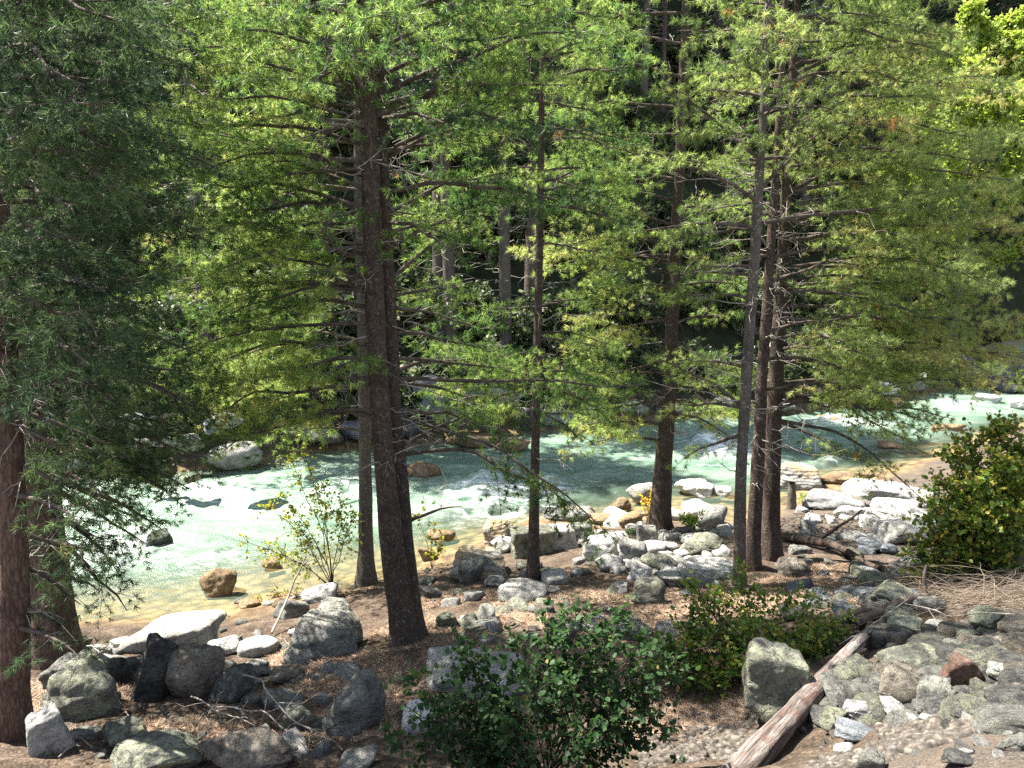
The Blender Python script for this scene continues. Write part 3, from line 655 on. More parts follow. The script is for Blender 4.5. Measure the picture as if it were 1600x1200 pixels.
def branch(g, wood, fol, dead, S, E, r0, arch=.06, lib=LIB, f0=.28, tint=.5, dens=1.0, roll=0.0, slen=1.0, hang=.0):
    S = np.asarray(S, float); E = np.asarray(E, float); L = np.linalg.norm(E-S)
    K = max(6, int(L/.16)); s = np.linspace(0, 1, K)
    P = S+(E-S)*s[:, None]; P[:, 2] += arch*L*np.sin(np.pi*s)
    P = wob(P, .03*L, int(g.integers(1e6)), 1.2)
    rad = r0*(1-s)**.75+.0035
    wood.tube(P, rad, 6)
    D = np.gradient(P, axis=0); up0 = np.array([0, 0, 1.])
    bt = g.normal(0, .13); step = .145/dens; d = f0*L; side = 1
    allT = []; allN = []
    while d < L*1.0:
        f = d/L; k = f*(K-1); i0 = min(int(k), K-2); p = P[i0]+(P[i0+1]-P[i0])*(k-i0); dr = unit(D[i0])
        want = (.16+.42*L*(1-f)**.75*min(1, (f-f0*.6)/.25))*g.uniform(.6, 1.3)*slen
        want = min(want, .85); l = min(LENS, key=lambda q: abs(q-want)); Tt, tn, pts, tw = lib[l][g.integers(4)]
        lat = np.cross(up0, dr); lat = unit(lat); a = math.radians(g.uniform(38, 66))
        dd = dr*math.cos(a)+lat*math.sin(a)*side+up0*(math.sin(roll)*side*.5+g.normal(.05, .32)-hang*g.uniform(.4, 1.2))
        Fm = frame(dd, up0+g.normal(0, .3, 3)); sc = want/l*.5+.5
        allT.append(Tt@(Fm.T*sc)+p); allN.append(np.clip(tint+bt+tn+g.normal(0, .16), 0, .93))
        wood.tube(pts@(Fm.T*sc)+p, np.linspace(.0055, .002, 4), 3)
        for a0, b0 in tw[::2]:
            q = np.array([a0, b0])@(Fm.T*sc)+p; wood.tube(q, np.array([.002, .0012]), 3)
        side = -side; d += step*g.uniform(.6, 1.4)
    if allT:
        TT = np.concatenate(allT); NN = np.concatenate(allN)
        if g.random() < .07:
            k0 = g.integers(len(TT)); m = np.linalg.norm(TT[:, 0]-TT[k0, 0], axis=1) < g.uniform(.05, .11); NN[m] = 1.0
        fol.tris(TT, NN)
    # bare dead twigs on the inner part
    for _ in range(int(g.integers(1, 4))):
        f = g.uniform(.06, f0+.25); i0 = int(f*(K-1)); dr = unit(D[i0]); v = unit(dr*.8+g.normal(0, .7, 3)); ln = g.uniform(.15, .5)
        q = np.array([P[i0]+v*ln*x+np.array([0, 0, -.25*ln*x*x*g.uniform(-1, 1.3)]) for x in np.linspace(0, 1, 5)])
        q = wob(q, .05, int(g.integers(1e6)), 1.5); dead.tube(q, np.linspace(.0055, .0016, 5), 4)
        for _k in range(int(g.integers(1, 4))):
            i1 = int(g.integers(1, 4)); v2 = unit(v+g.normal(0, .8, 3)); dead.tube(np.array([q[i1], q[i1]+v2*ln*.22, q[i1]+v2*ln*.42+np.array([0, 0, -.03])]), np.array([.003, .002, .001]), 3)

def trunk_geo(spec, Yb, base, top, seed, flare=1.36, dy=None, nseg=28):
    """spec: (px, py, width px) from the foot upward"""
    pts = []; rad = []
    for k, (px, py, wp) in enumerate(spec):
        p = at_y(px, py, Yb if dy is None else Yb+dy[k]) if k else np.asarray(base, float)
        pts.append(p); rad.append(wp/2*mpp(p))
    pts = np.array(pts); rad = np.array(rad)
    d = unit(pts[-1]-pts[-2]); Lz = (top-pts[-1][2])/d[2]
    if Lz > .2: pts = np.r_[pts, [pts[-1]+d*Lz*.5, pts[-1]+d*Lz]]; rad = np.r_[rad, rad[-1]*.72, rad[-1]*.2]
    z = pts[:, 2]; zz = np.r_[np.arange(z[0]-.3, z[0]+.6, .035), np.arange(z[0]+.6, top, .09)]
    cx = np.interp(zz, z, pts[:, 0]); cy = np.interp(zz, z, pts[:, 1]); rr = np.interp(zz, z, rad)
    ker = np.hanning(9); ker /= ker.sum()
    sm = lambda a: np.convolve(np.pad(a, 4, 'edge'), ker, 'valid')
    cx, cy, rr = sm(cx), sm(cy), sm(rr)
    hb = np.clip(1-(zz-z[0])/.55, 0, 1.4); rr0 = rr
    th = np.arange(nseg)/nseg*2*np.pi
    lob = .5+.5*np.cos(th[None]*5+seed)*np.cos(th[None]*2+seed*2)
    RR = rr[:, None]*(1+(flare-1)*(hb**2)[:, None]*(.45+.75*lob))
    V = np.stack([cx[:, None]+RR*np.cos(th), cy[:, None]+RR*np.sin(th), np.repeat(zz[:, None], nseg, 1)], -1).reshape(-1, 3)
    nz = fbm(np.c_[V[:, 0]*9, V[:, 1]*9, V[:, 2]*2.2], 4, seed); nrm = np.stack([np.tile(np.cos(th), len(zz)), np.tile(np.sin(th), len(zz)), np.zeros(len(V))], 1)
    V = V+nrm*(nz*np.repeat(rr, nseg)*.085)[:, None]
    K = len(zz); a = np.arange(K-1)[:, None]*nseg+np.arange(nseg)[None]; b = np.arange(K-1)[:, None]*nseg+(np.arange(nseg)[None]+1) % nseg
    Q = np.stack([a, b, b+nseg, a+nseg], -1).reshape(-1, 4)
    at = lambda zq: np.array([np.interp(zq, zz, cx), np.interp(zq, zz, cy), zq])
    rat = lambda zq: float(np.interp(zq, zz, rr))
    return V, Q, at, rat
def ztrunk(px, py, Y): return at_y(px, py, Y)[2]

def conifer(name, label, cat, stems, Y, explicit, rules, top, seed, bark, need, lib, group=None, upper=None, tint=.5, dead_n=14, wood='wood', r0=.022):
    """stems: list of (spec, dY). explicit: (stem, py0, ex, ey, dY, kw). rules: (py0, py1, step, side, reach0, reach1, slope, dYrange, kw)"""
    g = np.random.default_rng(seed)
    base0 = ground(*stems[0][0][0][:2])
    root = empty(name, base0); tag(root, label, cat, group)
    fn = []
    for spec, dY in stems:
        b = ground(*spec[0][:2]); Yb = b[1]+dY
        V, Q, at, rat = trunk_geo(spec, Yb, b, top, seed+len(fn))
        ob = link("trunk", mk_mesh("trunk", V-base0, [Q], M[bark], smooth=True), root); fn.append((at, rat, Yb))
    wood_, fol, dead = Geo(), Geo(), Geo()
    def start(k, py):
        at, rat, Yb = fn[k]; z = ztrunk(stems[k][0][1][0], py, Yb); return at(z), rat(z)
    def mkb(k, py, ex, ey, dY, kw):
        S, r = start(k, py); E = at_y(ex, ey, S[1]+dY)
        kk = dict(r0=min(r0, r*.5), lib=lib, tint=tint); kk.update(kw); branch(g, wood_, fol, dead, S, E, **kk)
    for k, py, ex, ey, dY, kw in explicit: mkb(k, py, ex, ey, dY, kw)
    for k, p0, p1, step, side, ra, rb, slope, dyr, kw in rules:
        py = p0
        while py < p1:
            f = (py-p0)/max(1, p1-p0); rch = (ra+(rb-ra)*f)*g.uniform(.65, 1.1)
            S, r = start(k, py); c = CAM; spx = 800+F*S[0]/float(np.dot(S-CAM, [0, cp, -sp]))
            mkb(k, py, spx+side*rch, py+rch*slope*g.uniform(.4, 1.5)+g.uniform(-25, 25), g.uniform(*dyr), kw); py += step*1.3*g.uniform(.6, 1.4)
    if upper:                                # crown above the frame: (z0, z1, dz, length0, length1)
        z0, z1, dz, l0, l1 = upper; z = z0
        while z < z1:
            f = (z-z0)/(z1-z0); n = int(g.integers(3, 6)); ph = g.uniform(0, 6.28)
            for q in range(n):
                a = ph+q*6.283/n+g.normal(0, .25); l = (l0+(l1-l0)*f)*g.uniform(.75, 1.15); k = int(g.integers(len(fn)))
                at, rat, Yb = fn[k]; S = at(z+g.uniform(-.1, .1)); E = S+np.array([math.cos(a)*l, math.sin(a)*l, l*g.uniform(-.15, .2)])
                branch(g, wood_, fol, dead, S, E, .02, lib=LIBC, dens=.8, tint=tint)
            z += dz
    for _ in range(dead_n):                  # dead stubs straight from the trunk
        k = int(g.integers(len(fn))); at, rat, Yb = fn[k]; z = base0[2]+g.uniform(1.2, 5.5); a = g.uniform(0, 6.28); S = at(z); l = g.uniform(.3, 1.1)
        E = S+np.array([math.cos(a)*l, math.sin(a)*l*.7, l*g.uniform(-.35, .25)]); q = wob(S+(E-S)*np.linspace(0, 1, 7)[:, None], .09*l, int(g.integers(1e6)), 1.3)
        dead.tube(q, np.linspace(.010, .002, 7), 4)
        for _k in range(int(g.integers(2, 6))):
            i1 = int(g.integers(2, 6)); v2 = unit(unit(E-S)+g.normal(0, .7, 3)); dead.tube(wob(q[i1]+v2*l*np.linspace(0, .45, 4)[:, None], .03, int(g.integers(1e6))), np.linspace(.004, .001, 4), 3)
    n0 = wood_.nq()
    for v_, q_ in zip(dead.V, dead.Q): wood_.V.append(v_); wood_.Q.append(q_+wood_.n)
    wood_.n += dead.n
    wood_.V = [v-base0 for v in wood_.V]; me = wood_.mesh("limbs", M[wood]); me.materials.append(M['deadwood'])
    mi = np.zeros(len(me.polygons), np.int32); mi[n0:] = 1; me.polygons.foreach_set("material_index", mi); link("limbs", me, root)
    fol.V = [v-base0 for v in fol.V]; link("crown", fol.mesh("crown", M[need], False), root)
    return root

# --- the twin-stemmed pine in the middle
NB = dict(f0=.26)
conifer("pine_tree", "stout twin-stemmed pine with two dark trunks joined at the foot, left of centre", "pine tree",
    [([(635,1005,42),(611,850,36),(595,650,31),(583,430,29),(577,200,28),(573,100,26)], 0),
     ([(648,998,34),(633,850,28),(616,650,24),(606,430,22),(596,200,18),(592,100,15)], .18)], 8,
    [(0,185,860,90,.3,dict(r0=.03,arch=.02,tint=.35)),(0,180,500,60,-.3,dict(r0=.026,arch=-.06)),(0,190,330,150,.5,NB),(0,255,300,270,.3,NB),(0,300,420,250,.2,NB),
     (0,330,330,345,.5,NB),(0,390,290,360,.2,NB),(0,385,280,440,-.2,NB),(0,440,370,400,.5,NB),(0,440,340,500,.1,NB),(0,505,240,560,.3,NB),(0,560,330,620,.3,NB),
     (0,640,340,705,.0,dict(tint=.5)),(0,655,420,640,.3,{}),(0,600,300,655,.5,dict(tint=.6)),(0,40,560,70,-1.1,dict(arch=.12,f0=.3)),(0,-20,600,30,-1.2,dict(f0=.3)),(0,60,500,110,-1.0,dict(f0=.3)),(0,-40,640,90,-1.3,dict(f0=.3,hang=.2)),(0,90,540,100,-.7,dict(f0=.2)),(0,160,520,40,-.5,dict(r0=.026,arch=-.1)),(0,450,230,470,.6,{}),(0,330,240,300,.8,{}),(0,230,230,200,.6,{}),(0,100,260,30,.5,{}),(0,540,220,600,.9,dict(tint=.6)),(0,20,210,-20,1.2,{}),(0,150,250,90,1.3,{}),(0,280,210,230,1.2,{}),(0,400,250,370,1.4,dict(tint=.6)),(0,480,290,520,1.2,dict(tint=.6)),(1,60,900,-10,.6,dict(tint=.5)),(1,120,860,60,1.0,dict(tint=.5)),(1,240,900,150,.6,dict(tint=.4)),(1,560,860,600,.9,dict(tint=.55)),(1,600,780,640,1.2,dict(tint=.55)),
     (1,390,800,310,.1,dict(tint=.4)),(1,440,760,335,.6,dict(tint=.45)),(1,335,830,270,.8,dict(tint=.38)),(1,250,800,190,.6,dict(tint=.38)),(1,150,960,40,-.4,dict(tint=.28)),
     (1,300,980,340,-1.0,dict(tint=.2,r0=.024)),(1,200,960,230,-1.1,dict(tint=.2)),(1,480,760,520,.6,dict(tint=.5)),(1,520,800,560,.5,dict(tint=.5)),  # low tints paint shade into the nearer right-hand branches
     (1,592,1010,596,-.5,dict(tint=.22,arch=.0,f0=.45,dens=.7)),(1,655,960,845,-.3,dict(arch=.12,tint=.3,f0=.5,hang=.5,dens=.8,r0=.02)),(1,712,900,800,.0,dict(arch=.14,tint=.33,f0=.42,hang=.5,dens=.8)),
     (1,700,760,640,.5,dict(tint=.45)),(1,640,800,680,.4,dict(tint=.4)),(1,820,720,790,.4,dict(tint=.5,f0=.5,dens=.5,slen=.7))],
    [(0,-120,160,52,-1,350,330,-.1,(-.5,1.2),NB),(0,-120,200,60,1,280,340,-.15,(-.6,1.3),dict(tint=.45)),(0,170,720,66,-1,280,250,.1,(-.2,1.8),NB),(1,180,640,75,1,170,190,.05,(.2,1.8),dict(tint=.5)),
     (0,0,600,95,-1,120,90,.2,(-.9,-.3),dict(tint=.4)),(1,0,420,90,1,150,130,.2,(-1.3,-.6),dict(tint=.22))],
    12.8, 11, 'bark', 'needle', LIB, upper=(8.5, 12.3, .5, 2.1, .5), dead_n=26)
# --- thin trunk behind it on the shore
conifer("pine_tree", "slim pine with a pale-edged trunk at the water's edge just behind the twin-stemmed pine", "pine tree",
    [([(571,915,30),(572,850,22),(569,640,18),(565,450,16),(560,250,14),(558,100,12)], 0)], 11,
    [], [(0,-60,560,40,-1,290,260,.05,(-.8,1.2),dict(tint=.66)),(0,200,720,42,-1,230,210,.12,(-.6,.8),dict(tint=.64)),(0,-60,500,48,1,170,160,0,(-.4,1.6),dict(tint=.5))],
    10.6, 12, 'bark_grey', 'needle', LIBM, upper=(8.8, 10.2, .6, 1.2, .4), dead_n=8)
# --- thin middle pine
conifer("pine_tree", "thin straight pine with a bare lower trunk standing alone at the centre", "pine tree",
    [([(833,905,20),(835,780,15),(838,600,13),(842,420,12),(846,200,10),(848,60,8)], 0)], 10,
    [(0,590,730,560,.3,dict(tint=.55)),(0,560,760,600,.3,dict(tint=.5)),(0,240,740,200,.2,dict(tint=.55)),(0,160,960,190,.3,dict(tint=.5)),(0,90,1000,50,.3,{}),(0,560,930,600,-.2,dict(tint=.35)),(0,610,700,650,.4,dict(tint=.5)),(0,600,960,660,.3,dict(tint=.5)),(0,570,720,620,.7,dict(tint=.55)),(0,640,910,690,.2,dict(tint=.4)),(0,300,1000,290,.4,dict(tint=.35)),(0,330,690,330,.5,{}),(0,20,1040,-40,.5,{}),(0,60,700,10,.6,{}),(0,130,1010,110,-.6,dict(tint=.3)),(0,220,1020,250,-.8,dict(tint=.25)),(0,280,980,330,-.6,dict(tint=.25)),(0,520,960,540,.2,dict(tint=.5))],  # nearer right branches: shade painted in by low tints
    [(0,-100,170,45,1,150,140,-.1,(-.8,.8),dict(tint=.42)),(0,-100,220,55,-1,120,120,0,(-.6,1),dict(tint=.42)),(0,210,400,60,1,170,150,.1,(-.9,.6),dict(tint=.32)),(0,480,660,48,1,90,110,.1,(-.5,.9),dict(tint=.45)),(0,480,660,60,-1,110,120,.1,(-.3,.9),dict(tint=.5)),(0,40,380,80,1,140,170,.05,(.3,1.6),dict(tint=.5))],
    10.4, 13, 'bark', 'needle', LIB, upper=(8.3, 10, .6, .9, .3), dead_n=12, r0=.016)
# --- stout middle pine right of centre
conifer("pine_tree", "stout brown-barked pine standing among white rocks on the shore right of centre", "pine tree",
    [([(1031,824,34),(1037,720,27),(1046,600,22),(1054,420,19),(1062,250,16),(1068,100,13)], 0)], 13,
    [(0,690,920,690,-.6,dict(tint=.75,arch=.06)),(0,500,880,560,-.5,dict(tint=.7)),(0,450,880,470,.1,dict(tint=.7)),(0,430,900,400,.3,dict(tint=.65)),(0,610,900,660,.2,dict(tint=.6)),(0,560,850,640,.3,dict(tint=.7)),(0,640,880,700,-.2,dict(tint=.7)),(0,400,850,430,.5,dict(tint=.7)),(0,600,1180,640,.3,dict(tint=.6)),(0,560,1200,590,.2,dict(tint=.6)),(0,640,1150,690,-.1,dict(tint=.6))],
    [(0,-80,420,38,-1,260,230,.06,(-.8,1.2),dict(tint=.68)),(0,380,680,30,-1,180,140,.12,(-.9,1.0),dict(tint=.72)),(0,-80,650,46,1,150,130,.1,(-.6,1.2),dict(tint=.55))],
    11.4, 14, 'bark', 'needle', LIBM, upper=(9.5, 11, .6, 1.2, .4), dead_n=22, r0=.026)
# --- the three right trunks
conifer("pine_tree", "straight mottled pine, front and leftmost of the three right trunks", "pine tree",
    [([(1155,915,20),(1157,750,17),(1168,560,17),(1179,400,16),(1188,250,13),(1196,100,11)], 0)], 9.6,
    [(0,315,1000,230,-.4,dict(tint=.4,f0=.5,dens=.7)),(0,355,990,365,-.3,dict(tint=.42,f0=.45,dens=.8)),(0,640,1030,560,.3,dict(tint=.45,f0=.4)),(0,680,1060,720,.2,dict(tint=.4,f0=.45,hang=.3,dens=.7)),(0,430,1040,440,.3,dict(f0=.4)),(0,350,1480,345,.6,dict(r0=.026,f0=.45,tint=.5)),
     (0,300,1290,200,-.4,{}),(0,60,1270,70,-.9,{}),(0,120,1110,100,-.9,{}),(0,10,1190,40,-.9,{}),(0,180,1300,170,-.8,{}),(0,60,1180,90,-1.1,dict(hang=.2)),(0,140,1220,150,-1.0,dict(hang=.2)),(0,230,1150,230,-.7,{}),(0,250,1030,140,.2,{})],
    [(0,-120,300,50,-1,190,170,.0,(-.7,1.2),dict(tint=.55,f0=.35)),(0,-120,300,50,1,170,160,.0,(-.7,1.2),dict(tint=.55)),(0,360,640,60,-1,160,130,.15,(.1,1.4),dict(tint=.45,f0=.4))],
    10.4, 15, 'bark_grey', 'needle_olive', LIB, upper=(8.4, 10, .6, 1.2, .4), dead_n=30)
conifer("pine_tree", "dark leaning pine, middle one of the three right trunks", "pine tree",
    [([(1174,890,25),(1182,760,20),(1190,600,17),(1202,420,14),(1214,250,12),(1222,100,10)], 0)], 10.4,
    [(0,345,1500,350,.3,dict(r0=.024,f0=.35)),(0,440,1440,400,.3,dict(f0=.35)),(0,520,1420,500,.0,{}),(0,560,1400,600,-.3,{})],
    [(0,-120,620,50,1,270,260,.02,(-1.3,1.0),dict(tint=.68,f0=.22)),(0,-120,400,60,-1,120,120,.05,(-.4,1.2),dict(tint=.5))],
    10.8, 16, 'bark', 'needle_olive', LIB, upper=(8.8, 10.4, .6, 1.2, .4), dead_n=26)
conifer("pine_tree", "stout pine with roots showing, rightmost of the three right trunks", "pine tree",
    [([(1203,872,32),(1205,780,27),(1209,640,24),(1220,450,18),(1232,250,15),(1240,80,12)], 0)], 11.2,
    [(0,640,1500,600,-.6,dict(r0=.02,tint=.6,arch=.05)),(0,100,1400,60,-.5,dict(tint=.6)),(0,160,1480,160,-.8,dict(tint=.65)),(0,250,1540,250,-.9,dict(tint=.65)),(0,380,1570,400,-.8,dict(tint=.65)),(0,450,1520,520,-1.0,dict(tint=.65)),(0,560,1480,600,.4,dict(tint=.6)),(0,600,1380,650,-1.0,dict(tint=.55)),(0,655,1440,770,-.7,dict(arch=.1,tint=.45,f0=.4,hang=.4,dens=.8)),(0,620,1480,660,-.3,dict(tint=.6,arch=.05)),(0,600,1420,690,.3,dict(tint=.6,f0=.35)),
     (0,480,1500,520,.2,{}),(0,420,1540,440,.4,{}),(0,350,1580,300,.5,{}),(0,300,1600,200,.6,{}),(0,200,1560,120,.8,{}),(0,540,1530,560,.1,dict(tint=.42)),(0,655,1330,720,-.6,dict(tint=.45,f0=.4,hang=.3))],
    [(0,-140,610,38,1,290,440,.03,(-1.2,1.8),dict(tint=.7)),(0,-140,560,60,1,190,200,.05,(-1.6,1.6),dict(tint=.62)),(0,440,650,44,1,270,260,.10,(-.9,.8),dict(tint=.72)),(0,-100,400,60,-1,120,110,.05,(0,1.4),{})],
    11.4, 17, 'bark', 'needle_olive', LIB, upper=(9.2, 11, .6, 1.6, .4), dead_n=26, r0=.026)
# --- left foreground pair
conifer("fir_tree", "massive fir with reddish furrowed bark and flared foot at the left edge", "fir tree",
    [([(88,1032,72),(75,900,58),(62,700,50),(50,450,42),(42,250,36),(36,80,30)], 0)], 7.6,
    [(0,660,340,640,.3,dict(tint=.6,hang=.2)),(0,560,330,600,.2,dict(tint=.55,hang=.15)),(0,740,260,830,.0,dict(tint=.55,hang=.3,f0=.35)),(0,690,270,770,-.1,dict(tint=.5,hang=.35)),(0,600,310,690,.2,dict(tint=.45,hang=.25)),(0,640,250,740,.4,dict(tint=.4,hang=.3)),(0,500,330,560,.4,dict(tint=.45,hang=.2)),(0,570,360,660,.0,dict(tint=.5,hang=.2)),(0,720,300,760,-.4,dict(tint=.4,hang=.3)),(0,760,230,850,.3,dict(tint=.4,hang=.35)),(0,700,200,720,-.9,dict(tint=.35,hang=.3)),(0,780,190,900,-.6,dict(tint=.35,hang=.4)),(0,640,320,720,-.5,dict(tint=.4,hang=.3)),(0,540,300,640,-.8,dict(tint=.35,hang=.3)),(0,840,150,900,-1.2,dict(tint=.35,hang=.4)),(0,830,200,960,-.3,dict(tint=.4,hang=.3,dens=.8)),
     (0,420,300,330,-.2,dict(tint=.35)),(0,330,130,320,-.5,dict(f0=.5))],
    [(0,-150,420,22,1,270,280,.12,(-1.6,1.4),dict(tint=.38,hang=.15)),(0,420,760,30,1,230,190,.25,(-1.0,1.0),dict(tint=.42,hang=.25)),(0,-100,760,60,-1,150,150,.1,(-1,1),dict(tint=.35)),(0,-60,760,55,1,130,110,.3,(-1.9,-.8),dict(tint=.36,hang=.25)),(0,-60,760,80,-1,90,90,.3,(-1.7,-.8),dict(tint=.36,hang=.25)),(0,760,1000,60,1,100,70,.5,(-.8,.4),dict(tint=.38,hang=.3,dens=.8))],
    8.6, 18, 'bark_red', 'needle_shade', LIBN, upper=(7.2, 8.3, .5, 1.3, .4), dead_n=26, r0=.026)
conifer("fir_tree", "smaller reddish fir trunk in front of the massive furrowed fir at the lower left corner", "fir tree",
    [([(16,1150,54),(22,1000,46),(20,800,40),(12,600,34),(4,400,28),(-6,200,24)], 0)], 6.2,
    [(0,560,200,640,-.4,dict(tint=.3,hang=.25)),(0,640,170,700,.2,dict(tint=.4,hang=.25)),(0,430,230,480,-.3,dict(tint=.3,hang=.2))],
    [(0,-150,640,60,1,230,150,.18,(-.6,1.2),dict(tint=.3,hang=.2)),(0,620,1040,42,1,110,90,.5,(-.6,.5),dict(tint=.35,hang=.3,dens=.7)),(0,-100,800,90,-1,120,120,.2,(-.6,.6),dict(tint=.3)),(0,-120,620,44,1,190,150,.22,(-1.5,-.5),dict(tint=.34,hang=.2)),(0,-120,640,60,-1,90,80,.2,(-1.4,-.5),dict(tint=.34))],
    8.3, 19, 'bark_red', 'needle_shade', LIBN, upper=(6.6, 8.0, .5, 1.0, .3), dead_n=14)

# ------------------------------------------------------------------ forest on the far slope
def far_conifer(seed, h, c0, rmax, thin):
    g = np.random.default_rng(seed); wood_, fol, tr = Geo(), Geo(), Geo()
    zz = np.linspace(-.6, h, 16); P = np.c_[np.zeros(16), np.zeros(16), zz]; P = wob(P, .12, seed, .6)
    tr.tube(P, np.linspace(.26, .03, 16)*(1 if not thin else .8), 10)
    z = c0
    while z < h:
        f = (z-c0)/(h-c0); n = int(g.integers(4, 7)); ph = g.uniform(0, 6.28)
        for q in range(n):
            a = ph+q*6.283/n+g.normal(0, .2); l = (rmax*(1-f)**.7+.25)*g.uniform(.7, 1.15); dr = np.array([math.cos(a), math.sin(a), g.uniform(-.35, .1)])
            k = np.linspace(0, 1, 5); B = np.array([0, 0, z])+dr*l*k[:, None]+np.array([0, 0, -.12])*(l*k*k)[:, None]
            wood_.tube(B, np.linspace(.03, .006, 5), 3)
            m = int(l*26); t = g.uniform(.15, 1, m)**.8; wd = .34*l*(1-t)**.6*.8+.10
            c = np.array([0, 0, z])+dr*l*t[:, None]+np.array([0, 0, -.12])*(l*t*t)[:, None]
            lat = np.array([-math.sin(a), math.cos(a), 0]); c = c+lat*(g.uniform(-1, 1, m)*wd)[:, None]+g.normal(0, .05, (m, 3))
            tn = np.clip(.45+g.normal(0, .16, m)+g.normal(0, .12), 0, 1)
            for r_ in range(5):
                d = g.normal(size=(m, 3))*np.array([1, 1, .55])+dr*.9; d /= np.linalg.norm(d, axis=1)[:, None]
                wv = np.cross(d, g.normal(size=(m, 3))); wv /= np.linalg.norm(wv, axis=1)[:, None]
                ll = g.uniform(.12, .22, m)[:, None]; fol.tris(np.stack([c+wv*.018, c-wv*.018, c+d*ll], 1), tn)
        z += g.uniform(.3, .5)
    if not wood_.V: return None
    dead = wood_
    z = 1.2
    while z < c0:
        for _ in range(3):
            a = g.uniform(0, 6.28); l = g.uniform(.5, 1.6); d = np.array([math.cos(a), math.sin(a), g.uniform(-.3, .2)])
            q = wob(np.array([0, 0, z])+d*l*np.linspace(0, 1, 6)[:, None], .12, int(g.integers(1e6))); dead.tube(q, np.linspace(.018, .004, 6), 3)
        z += .35
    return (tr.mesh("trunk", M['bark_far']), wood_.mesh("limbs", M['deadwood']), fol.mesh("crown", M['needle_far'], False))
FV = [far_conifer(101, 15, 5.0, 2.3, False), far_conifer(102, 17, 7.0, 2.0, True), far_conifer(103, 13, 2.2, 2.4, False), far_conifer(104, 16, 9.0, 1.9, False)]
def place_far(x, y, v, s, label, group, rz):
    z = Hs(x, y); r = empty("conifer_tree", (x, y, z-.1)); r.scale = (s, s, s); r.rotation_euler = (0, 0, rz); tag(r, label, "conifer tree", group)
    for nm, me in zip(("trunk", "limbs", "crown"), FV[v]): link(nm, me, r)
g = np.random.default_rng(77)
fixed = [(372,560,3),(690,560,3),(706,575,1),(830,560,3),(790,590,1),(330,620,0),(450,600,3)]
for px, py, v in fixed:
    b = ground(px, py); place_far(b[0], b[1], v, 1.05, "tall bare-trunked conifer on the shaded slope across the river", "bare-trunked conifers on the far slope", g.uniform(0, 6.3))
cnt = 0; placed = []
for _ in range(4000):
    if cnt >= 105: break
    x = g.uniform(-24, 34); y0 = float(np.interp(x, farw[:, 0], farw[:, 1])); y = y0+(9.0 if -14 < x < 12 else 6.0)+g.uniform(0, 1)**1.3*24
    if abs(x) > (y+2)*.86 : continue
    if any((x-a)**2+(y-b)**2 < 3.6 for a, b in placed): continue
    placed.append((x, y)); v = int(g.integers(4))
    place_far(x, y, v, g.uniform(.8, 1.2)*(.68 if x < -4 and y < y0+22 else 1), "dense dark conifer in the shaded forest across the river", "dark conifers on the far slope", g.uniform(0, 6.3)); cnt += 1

# ------------------------------------------------------------------ broadleaf shrubs and saplings
LEAF = np.array([[0,0,0],[.40,.28,.07],[.34,.68,.05],[0,1,-.04],[-.34,.68,.05],[-.40,.28,.07]])
def leaves(g, pos, dirs, size, wid=1.0):
    n = len(pos); up = np.array([0, 0, 1.])+g.normal(0, .55, (n, 3)); y = dirs/np.linalg.norm(dirs, axis=1)[:, None]
    x = np.cross(y, up); x /= np.linalg.norm(x, axis=1)[:, None]+1e-9; z = np.cross(x, y); s = size*g.uniform(.35, 1.35, n)
    V = pos[:, None]+s[:, None, None]*(LEAF[None, :, 0:1]*x[:, None]*wid+LEAF[None, :, 1:2]*y[:, None]+LEAF[None, :, 2:3]*z[:, None])
    b = np.arange(n)[:, None]*6; Q = np.concatenate([b+np.array([0, 1, 2, 3]), b+np.array([0, 3, 4, 5])])
    return V.reshape(-1, 3), Q
def shrub_geo(g, stems, ntw, leafn, size, twl, wid=1.0, tint=.5, r=.008, up=.25, tvar=.2, tipw=0.6, f0=.15):
    """stems: list of polylines (K,3)"""
    wood_ = Geo(); LP = []; LD = []; TN = []
    for P in stems:
        P = np.asarray(P, float); K = len(P); wood_.tube(P, np.linspace(r, r*.3, K), 5)
        D = np.gradient(P, axis=0); n = max(2, int(ntw))
        for _ in range(n):
            f = f0+(1-f0)*g.uniform(0, 1)**tipw; i0 = min(K-1, int(f*(K-1))); d = unit(unit(D[i0])*.6+g.normal(0, .75, 3)+np.array([0, 0, up])); l = twl*g.uniform(.5, 1.3)*(1.15-.5*f)
            q = wob(P[i0]+d*l*np.linspace(0, 1, 5)[:, None]+np.array([0, 0, -.2])*(l*np.linspace(0, 1, 5)**2)[:, None], .08*l, int(g.integers(1e6)))
            wood_.tube(q, np.linspace(r*.4, r*.12, 5), 3); tt = tint+g.normal(0, tvar*.6)
            m = max(2, int(leafn*g.uniform(.6, 1.3))); k = g.uniform(.15, 1.02, m)*4; i1 = np.clip(k.astype(int), 0, 3); pp = q[i1]+(q[i1+1]-q[i1])*(k-i1)[:, None]
            dd = unit(q[-1]-q[0])*.5+g.normal(0, .75, (m, 3)); LP.append(pp+dd*size*.15); LD.append(dd); TN.append(np.clip(tt+g.normal(0, tvar, m), 0, 1))
    V, Q = leaves(g, np.concatenate(LP), np.concatenate(LD), size, wid)
    return wood_, V, Q, np.repeat(np.concatenate(TN), 6)
def shrub(name, label, cat, base, stems, mat, seed, group=None, **kw):
    g = np.random.default_rng(seed); wood_, V, Q, tn = shrub_geo(g, stems, **kw); base = np.asarray(base, float)
    r = empty(name, base); tag(r, label, cat, group); wood_.V = [v-base for v in wood_.V]
    link("stems", wood_.mesh("stems", M['stem']), r); link("foliage", mk_mesh("foliage", V-base, [Q], M[mat], dict(tint=tn)), r); return r
